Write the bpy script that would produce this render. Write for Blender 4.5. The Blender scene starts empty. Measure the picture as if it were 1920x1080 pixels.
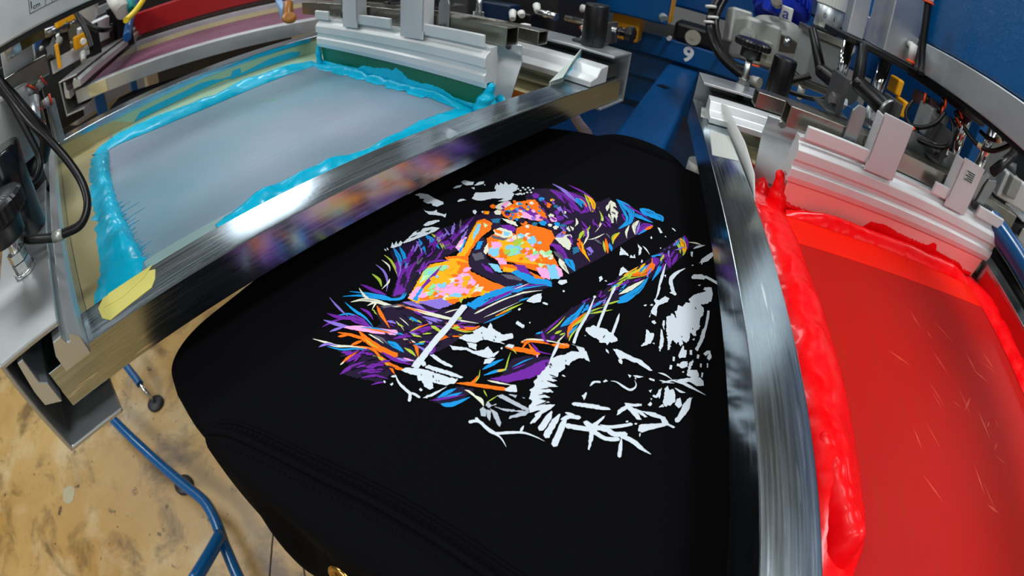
import bpy, bmesh, math, random
from mathutils import Vector, Matrix, noise
random.seed(7)
SC=bpy.context.scene; COL=SC.collection
PHI=math.radians(24.732); CX,CY=2.44,.632
R=math.radians
# ------------------------------------------------------------------ materials
MATS={}; BASE={}
def lin(c): return tuple((v/12.92 if v<=.04045 else ((v+.055)/1.055)**2.4) for v in (x/255 for x in c))
class NT:
    def __init__(s,name):
        m=bpy.data.materials.new(name); m.use_nodes=True; s.m=m; s.n=m.node_tree.nodes; s.l=m.node_tree.links
        s.b=s.n['Principled BSDF']; s.tc=None
    def node(s,t,**k):
        x=s.n.new(t)
        for a,v in k.items(): setattr(x,a,v)
        return x
    def coord(s,scale=(1,1,1),rot=(0,0,0)):
        if s.tc is None: s.tc=s.node('ShaderNodeTexCoord')
        mp=s.node('ShaderNodeMapping'); mp.inputs['Scale'].default_value=scale; mp.inputs['Rotation'].default_value=rot
        s.l.new(s.tc.outputs['Object'],mp.inputs['Vector']); return mp.outputs[0]
    def noise(s,scale,detail=4,rough=.5,vec=None,dist=0):
        x=s.node('ShaderNodeTexNoise'); x.inputs['Scale'].default_value=scale; x.inputs['Detail'].default_value=detail
        x.inputs['Roughness'].default_value=rough; x.inputs['Distortion'].default_value=dist
        s.l.new(vec if vec is not None else s.coord(),x.inputs['Vector']); return x.outputs[0]
    def ramp(s,f,stops,interp='LINEAR'):
        x=s.node('ShaderNodeValToRGB'); x.color_ramp.interpolation=interp; e=x.color_ramp.elements
        while len(e)<len(stops): e.new(.5)
        for a,(p,c) in zip(e,stops):
            a.position=p; a.color=(c,c,c,1) if not hasattr(c,'__len__') else (*c[:3],1)
        s.l.new(f,x.inputs[0]); return x.outputs[0]
    def mix(s,f,a,b,bt='MIX'):
        x=s.node('ShaderNodeMix',data_type='RGBA',blend_type=bt)
        for sock,v in ((x.inputs[0],f),(x.inputs[6],a),(x.inputs[7],b)):
            if hasattr(v,'is_output') : s.l.new(v,sock)
            elif hasattr(v,'__len__'): sock.default_value=(*v[:3],1)
            else: sock.default_value=v
        return x.outputs[2]
    def set(s,k,v):
        i=s.b.inputs[k]
        if hasattr(v,'is_output'): s.l.new(v,i)
        elif hasattr(v,'__len__'): i.default_value=(*v[:3],1)
        else: i.default_value=v
    def bump(s,h,strength=.3,dist=.001):
        x=s.node('ShaderNodeBump'); x.inputs['Strength'].default_value=strength; x.inputs['Distance'].default_value=dist
        s.l.new(h,x.inputs['Height']); s.l.new(x.outputs[0],s.b.inputs['Normal'])
def plain(name,rgb,rough=.5,metal=0.,var=.12,scale=40,bump=0,coat=0,spec=.5):
    if name in MATS: return MATS[name]
    t=NT(name); c=lin(rgb); n=t.noise(scale,4,.6)
    t.set('Base Color',t.mix(n,tuple(max(0,v*(1-var)) for v in c),tuple(min(1,v*(1+var)) for v in c)))
    t.set('Roughness',t.ramp(n,[(.2,max(.02,rough-.07)),(.8,min(1,rough+.07))])); t.set('Metallic',metal); t.set('Coat Weight',coat); t.set('Specular IOR Level',spec)
    if bump: t.bump(n,bump,.0006)
    MATS[name]=t.m; return t.m
def brushed(name,rgb,axis,rough=.25,scr=.6):
    if name in MATS: return MATS[name]
    t=NT(name); c=lin(rgb)
    sc=[90,90,90]; sc[axis]=1.6
    v=t.coord(tuple(sc)); n=t.noise(6,5,.65,v)
    v2=t.coord((25,25,25)); n2=t.noise(1.2,4,.6,v2)
    sc3=[240,240,240]; sc3[axis]=14
    n3=t.noise(1.0,2,.5,t.coord(tuple(sc3),(.03,.05,.09)))
    col=t.mix(n2,tuple(x*.74 for x in c),tuple(min(1,x*1.12) for x in c)); col=t.mix(t.ramp(n,[(.42,0.),(.62,.55)]),col,tuple(min(1,x*1.25) for x in c))
    scratch=t.ramp(n3,[(.655,0.),(.70,1.)])
    col=t.mix(scratch,col,(.85,.87,.88))
    t.set('Base Color',col); t.set('Metallic',1.)
    r=t.ramp(n,[(.25,rough-.06),(.75,rough+.08)]); t.set('Roughness',r)
    t.bump(n,scr*.16,.0003); MATS[name]=t.m; return t.m
def ink(name,rgb,rough=.24):
    t=NT(name); c=lin(rgb); n=t.noise(60,4,.6)
    t.set('Base Color',t.mix(n,tuple(x*.85 for x in c),tuple(min(1,x*1.1) for x in c)))
    t.set('Roughness',t.ramp(n,[(.3,rough-.05),(.75,rough+.2)])); t.set('Specular IOR Level',.28); t.set('Coat Weight',.16); t.set('Coat Roughness',.04)
    n2=t.noise(150,4,.55); t.bump(n2,.22,.001); MATS[name]=t.m; return t.m
ALX=brushed('brushed aluminium along',(176,190,198),0,.19); ALY=brushed('brushed aluminium across',(176,190,198),1,.19)
EXT=plain('extruded aluminium',(206,212,214),.38,.85,.06,30)
EXW=plain('satin anodised aluminium',(226,230,230),.42,.35,.04,30)
ZINC=plain('zinc plate',(152,156,156),.38,.85,.16,25,.1)
SST=plain('stainless tube',(150,148,138),.3,.95,.12,60)
CHR=plain('chrome rod',(225,228,230),.08,1.,.02,20)
STEEL=plain('bolt steel',(200,202,200),.25,1.,.12,120)
PLATE=plain('light grey painted plate',(205,208,210),.4,.15,.06,50)
GREY=plain('grey paint',(150,153,153),.42,.3,.1,60)
DGREY=plain('dark grey casting',(70,71,72),.5,.3,.2,40)
CAST=plain('grey cast alloy',(163,165,160),.5,.35,.14,80,.15)
BLK=plain('black plastic',(13,13,15),.36,0,.3,40,spec=.4)
RUB=plain('black rubber',(12,13,15),.45,0,.3,40)
HOSE=plain('black hose',(8,8,9),.38,0,.3,40,spec=.35)
BLUE=plain('blue enamel',(0,74,132),.34,0,.15,14,spec=.35)
BLUED=plain('textured blue enamel',(0,62,118),.22,0,.1,170,1.6,.2)
BLUEM=plain('motor blue',(15,50,190),.35,0,.1,30)
BLUET=plain('blue tube enamel',(4,84,140),.25,0,.1,30,coat=.3)
YEL=plain('yellow enamel',(240,170,10),.38,0,.08,40)
YELT=plain('amber tape',(105,85,8),.25,0,.25,40)
TAPE=plain('cream paper tape',(205,196,150),.55,0,.08,60,.2)
TAPEG=plain('green filler tape',(150,180,150),.5,0,.1,30)
TAPEY=plain('yellow masking tape',(192,184,92),.55,0,.1,35,.3)
OLIVE=plain('olive emulsion edge',(168,158,112),.5,0,.12,24,.15)
BROWN=plain('amber emulsion',(130,66,6),.35,0,.1,30)
GREENP=plain('green polyurethane',(0,104,72),.38,0,.1,20)
PINKP=plain('pink polyurethane',(255,168,162),.4,0,.05,20)
WHITEP=plain('white plastic',(232,232,226),.4,0,.04,40)
ORANGE=plain('orange ring',(245,90,20),.4,0,.05,40)
REDARM=plain('red enamel',(165,22,26),.35,0,.12,30)
BRASS=plain('brass',(190,150,80),.25,1.,.1,60)
WOODB=plain('brown handle',(165,105,35),.35,0,.2,50)
CYAN=ink('cyan ink',(0,184,222)); RED=ink('red ink',(255,0,10))
CYANT=plain('thin cyan ink',(0,160,200),.35,0,.1,40); REDT=plain('thin red ink',(200,12,14),.35,0,.15,40)
LABEL=plain('label print',(25,28,30),.5,0,.1,40); LABW=plain('label stock',(168,180,184),.45,0,.05,40)
PINKS=plain('pink stain',(225,150,180),.5,0,.1,40)
def m_mesh(name,a,b,c,rough,spec=.4):
    t=NT(name); n=t.noise(3.2,3,.5); st=t.noise(4,4,.6,t.coord((3,55,3)))
    col=t.mix(t.ramp(n,[(.35,0.),(.68,1.)]),lin(a),lin(b)); col=t.mix(t.ramp(st,[(.5,0.),(.72,.5)]),col,lin(c))
    t.set('Base Color',col); t.set('Roughness',rough); t.set('Specular IOR Level',spec)
    w=t.noise(1500,1,.5); t.bump(w,.25,.0002); MATS[name]=t.m; return t.m
MESHC=m_mesh('cyan screen mesh',(98,142,158),(142,154,172),(124,138,138),.45)
MESHR=m_mesh('red screen mesh',(184,19,12),(174,22,22),(160,46,10),.5,.12)
MESHM=m_mesh('maroon screen mesh',(96,44,70),(120,70,96),(105,50,80),.45)
MESHRF=plain('red ink film on mesh',(238,26,6),.4,0,.08,12,spec=.2)
def m_cloth():
    t=NT('black fleece'); n=t.noise(420,4,.7); n2=t.noise(30,3,.5)
    t.set('Base Color',t.mix(n,(.0016,.0017,.0021),(.0040,.0042,.0050))); t.set('Roughness',.95); t.set('Sheen Weight',.0); t.set('Specular IOR Level',.05)
    t.bump(n,.5,.0006); return t.m
CLOTH=m_cloth()
def m_floor():
    t=NT('stained concrete with pale glare'); a=t.noise(1.6,6,.62); b=t.noise(5.2,6,.66,t.coord((1,1,1),(0,0,.7)),.4); c=t.noise(17,4,.6); d=t.noise(55,3,.5)
    col=t.mix(t.ramp(a,[(.3,0.),(.7,1.)]),lin((158,118,56)),lin((190,158,98)))
    col=t.mix(t.ramp(t.noise(2.7,5,.6,t.coord((1,1,1),(0,0,2.1))),[(.52,0.),(.72,.7)]),col,lin((206,192,158)))  # pale patches paint whitish floor glare into the concrete colour
    col=t.mix(t.ramp(b,[(.50,0.),(.64,.8)]),col,lin((96,74,42)))
    col=t.mix(t.ramp(c,[(.635,0.),(.70,.85)]),col,lin((58,46,32)))
    col=t.mix(t.ramp(d,[(.71,0.),(.74,.9)]),col,lin((45,44,42)))
    t.set('Base Color',col); t.set('Roughness',t.ramp(a,[(.3,.3),(.8,.5)])); t.bump(c,.15,.002); return t.m
def m_wall(n,c): return plain(n,c,.8,0,.08,3)
# ------------------------------------------------------------------ mesh builder
class MB:
    def __init__(s): s.v=[];s.f=[];s.mi=[];s.sm=[]
    def add(s,vs,fs,smooth=False,mi=0,M=None):
        o=len(s.v); s.v+=[(M@Vector(p) if M else Vector(p)) for p in vs]
        for f in fs: s.f.append([o+i for i in f]); s.mi.append(mi); s.sm.append(smooth)
        return s
    def box(s,x0,x1,y0,y1,z0,z1,M=None,mi=0):
        vs=[(x,y,z) for z in (z0,z1) for y in (y0,y1) for x in (x0,x1)]
        return s.add(vs,[(0,2,3,1),(4,5,7,6),(0,1,5,4),(2,6,7,3),(0,4,6,2),(1,3,7,5)],False,mi,M)
    def prism(s,prof,axis,a,b,smooth=False,mi=0,M=None):   # prof: 2D loop in the other two axes
        def mk(p,t):
            if axis=='y': return (p[0],t,p[1])
            if axis=='x': return (t,p[0],p[1])
            return (p[0],p[1],t)
        n=len(prof); vs=[mk(p,a) for p in prof]+[mk(p,b) for p in prof]
        fs=[(i,(i+1)%n,n+(i+1)%n,n+i) for i in range(n)]+[tuple(range(n))[::-1],tuple(range(n,2*n))]
        return s.add(vs,fs,smooth,mi,M)
    def cyl(s,p0,p1,r0,r1=None,seg=24,smooth=True,rot=0,caps=True,mi=0):
        r1=r0 if r1 is None else r1; p0=Vector(p0);p1=Vector(p1); d=(p1-p0).normalized()
        a=d.orthogonal().normalized(); b=d.cross(a)
        if abs(d.z)>.99: a=Vector((1,0,0)); b=d.cross(a)
        o=len(s.v)
        for p,r in ((p0,r0),(p1,r1)):
            for i in range(seg):
                t=2*math.pi*i/seg+rot; s.v.append(p+a*(r*math.cos(t))+b*(r*math.sin(t)))
        for i in range(seg): s.f.append([o+i,o+(i+1)%seg,o+seg+(i+1)%seg,o+seg+i]); s.mi.append(mi); s.sm.append(smooth)
        if caps:
            s.f.append([o+i for i in range(seg)][::-1]); s.mi.append(mi); s.sm.append(False)
            s.f.append([o+seg+i for i in range(seg)]); s.mi.append(mi); s.sm.append(False)
        return s
    def lathe(s,prof,base,axis=(0,0,1),seg=32,smooth=True,gear=0,mi=0):  # prof [(r,h)]
        d=Vector(axis).normalized(); a=d.orthogonal().normalized() if abs(d.z)<.99 else Vector((1,0,0)); b=d.cross(a); base=Vector(base); o=len(s.v)
        for r,h in prof:
            for i in range(seg):
                t=2*math.pi*i/seg; rr=r*(1-(gear if i%2 else 0)); s.v.append(base+d*h+a*(rr*math.cos(t))+b*(rr*math.sin(t)))
        for k in range(len(prof)-1):
            for i in range(seg):
                s.f.append([o+k*seg+i,o+k*seg+(i+1)%seg,o+(k+1)*seg+(i+1)%seg,o+(k+1)*seg+i]); s.mi.append(mi); s.sm.append(smooth and not gear)
        s.f.append([o+i for i in range(seg)][::-1]); s.mi.append(mi); s.sm.append(False)
        q=o+(len(prof)-1)*seg; s.f.append([q+i for i in range(seg)]); s.mi.append(mi); s.sm.append(False)
        return s
    def hexbolt(s,base,axis,r=.008,h=.006,shank=0):
        s.cyl(base,Vector(base)+Vector(axis).normalized()*h,r,r*.96,6,False,.3)
        if shank: s.cyl(base,Vector(base)-Vector(axis).normalized()*shank,r*.55,None,12)
        return s
    def tube(s,pts,r,seg=12,n=8,smooth=True,mi=0):
        P=spline(pts,n) if n>1 else [Vector(p) for p in pts]; o=len(s.v); N=len(P); up=None
        for i,p in enumerate(P):
            d=(P[min(i+1,N-1)]-P[max(i-1,0)]).normalized()
            if up is None: up=d.orthogonal().normalized()
            up=(up-d*up.dot(d)).normalized(); b=d.cross(up)
            for k in range(seg):
                t=2*math.pi*k/seg; s.v.append(p+up*(r*math.cos(t))+b*(r*math.sin(t)))
        for i in range(N-1):
            for k in range(seg):
                s.f.append([o+i*seg+k,o+i*seg+(k+1)%seg,o+(i+1)*seg+(k+1)%seg,o+(i+1)*seg+k]); s.mi.append(mi); s.sm.append(smooth)
        s.f.append([o+i for i in range(seg)][::-1]); s.mi.append(mi); s.sm.append(False)
        s.f.append([o+(N-1)*seg+i for i in range(seg)]); s.mi.append(mi); s.sm.append(False)
        return s
    def grid(s,rows,smooth=True,mi=0):
        o=len(s.v); n=len(rows[0])
        for r in rows: s.v+=[Vector(p) for p in r]
        for i in range(len(rows)-1):
            for j in range(n-1):
                s.f.append([o+i*n+j,o+i*n+j+1,o+(i+1)*n+j+1,o+(i+1)*n+j]); s.mi.append(mi); s.sm.append(smooth)
        return s
def spline(pts,n=8):
    P=[Vector(p) for p in pts]; out=[]
    for i in range(len(P)-1):
        p0=P[max(i-1,0)];p1=P[i];p2=P[i+1];p3=P[min(i+2,len(P)-1)]
        for k in range(n):
            t=k/n; out.append(.5*((2*p1)+(p2-p0)*t+(2*p0-5*p1+4*p2-p3)*t*t+(3*p1-p0-3*p2+p3)*t**3))
    out.append(P[-1]); return out
def resample(pts,n):
    P=[Vector(p) for p in pts]; L=[0]
    for a,b in zip(P,P[1:]): L.append(L[-1]+(b-a).length)
    out=[];j=0
    for i in range(n):
        t=L[-1]*i/(n-1)
        while j<len(P)-2 and L[j+1]<t: j+=1
        u=(t-L[j])/max(1e-9,L[j+1]-L[j]); out.append(P[j].lerp(P[j+1],min(1,max(0,u))))
    return out
# ------------------------------------------------------------------ objects
def tr(k,p):
    a=PHI*k; x,y=p[0]-CX,p[1]-CY
    return Vector((CX+x*math.cos(a)-y*math.sin(a),CY+x*math.sin(a)+y*math.cos(a),p[2]))
def tag(o,label,cat,group=None,kind=None):
    o['label']=label; o['category']=cat
    if group: o['group']=group
    if kind: o['kind']=kind
def thing(name,label,cat,base=(0,0,0),k=0,group=None,kind=None,rot=None):
    o=bpy.data.objects.new(name,None); COL.objects.link(o); o.empty_display_size=.02
    o.location=tr(k,base); o.rotation_euler=(0,0,PHI*k if rot is None else rot); BASE[o.name]=tuple(base)
    tag(o,label,cat,group,kind); return o
def part(name,mb,mat,parent,bevel=0.,base=None,label=None,seg=2,ang=30):
    me=bpy.data.meshes.new(name); b=Vector(base if base is not None else (BASE.get(parent.name,(0,0,0)) if parent is not None else (0,0,0)))
    me.from_pydata([tuple(v-b) for v in mb.v],[],mb.f); mats=mat if isinstance(mat,(list,tuple)) else [mat]
    for m in mats: me.materials.append(m)
    me.polygons.foreach_set('material_index',mb.mi); me.polygons.foreach_set('use_smooth',mb.sm); me.update()
    bm=bmesh.new(); bm.from_mesh(me); bmesh.ops.recalc_face_normals(bm,faces=bm.faces); bm.to_mesh(me); bm.free()
    o=bpy.data.objects.new(name,me); COL.objects.link(o)
    if parent is not None:
        o.parent=parent; BASE[o.name]=tuple(b)
    if bevel:
        md=o.modifiers.new('edge','BEVEL'); md.width=bevel; md.segments=seg; md.limit_method='ANGLE'; md.angle_limit=R(ang)
    if label: o['label']=label
    return o
def solo(name,mb,mat,label,cat,k=0,base=(0,0,0),bevel=0.,group=None,kind=None):
    o=part(name,mb,mat,None,bevel,base); BASE[o.name]=tuple(base); o.location=tr(k,base); o.rotation_euler=(0,0,PHI*k); tag(o,label,cat,group,kind); return o
def text(name,body,size,mat,parent,M,depth=.0003,bold=0.):
    cu=bpy.data.curves.new(name,'FONT'); cu.body=body; cu.size=size; cu.extrude=depth; cu.offset=bold; cu.align_x='CENTER'; cu.align_y='CENTER'
    o=bpy.data.objects.new('tmp',cu); COL.objects.link(o); me=bpy.data.meshes.new_from_object(o); bpy.data.objects.remove(o)
    me.materials.clear(); me.materials.append(mat); me.transform(Matrix.Translation(-Vector(BASE.get(parent.name,(0,0,0))))@M)
    ob=bpy.data.objects.new(name,me); COL.objects.link(ob); ob.parent=parent; return ob
def nz(x,y,z=0): return noise.noise(Vector((x,y,z)))
CAMR=[[0.6227943, 0.4886017, -0.6110611], [-0.7787703, 0.462135, -0.4242028], [0.0751265, 0.7400673, 0.6683235]]
CAMF=913.1251
LP=55
EXPO=-0.85
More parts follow.
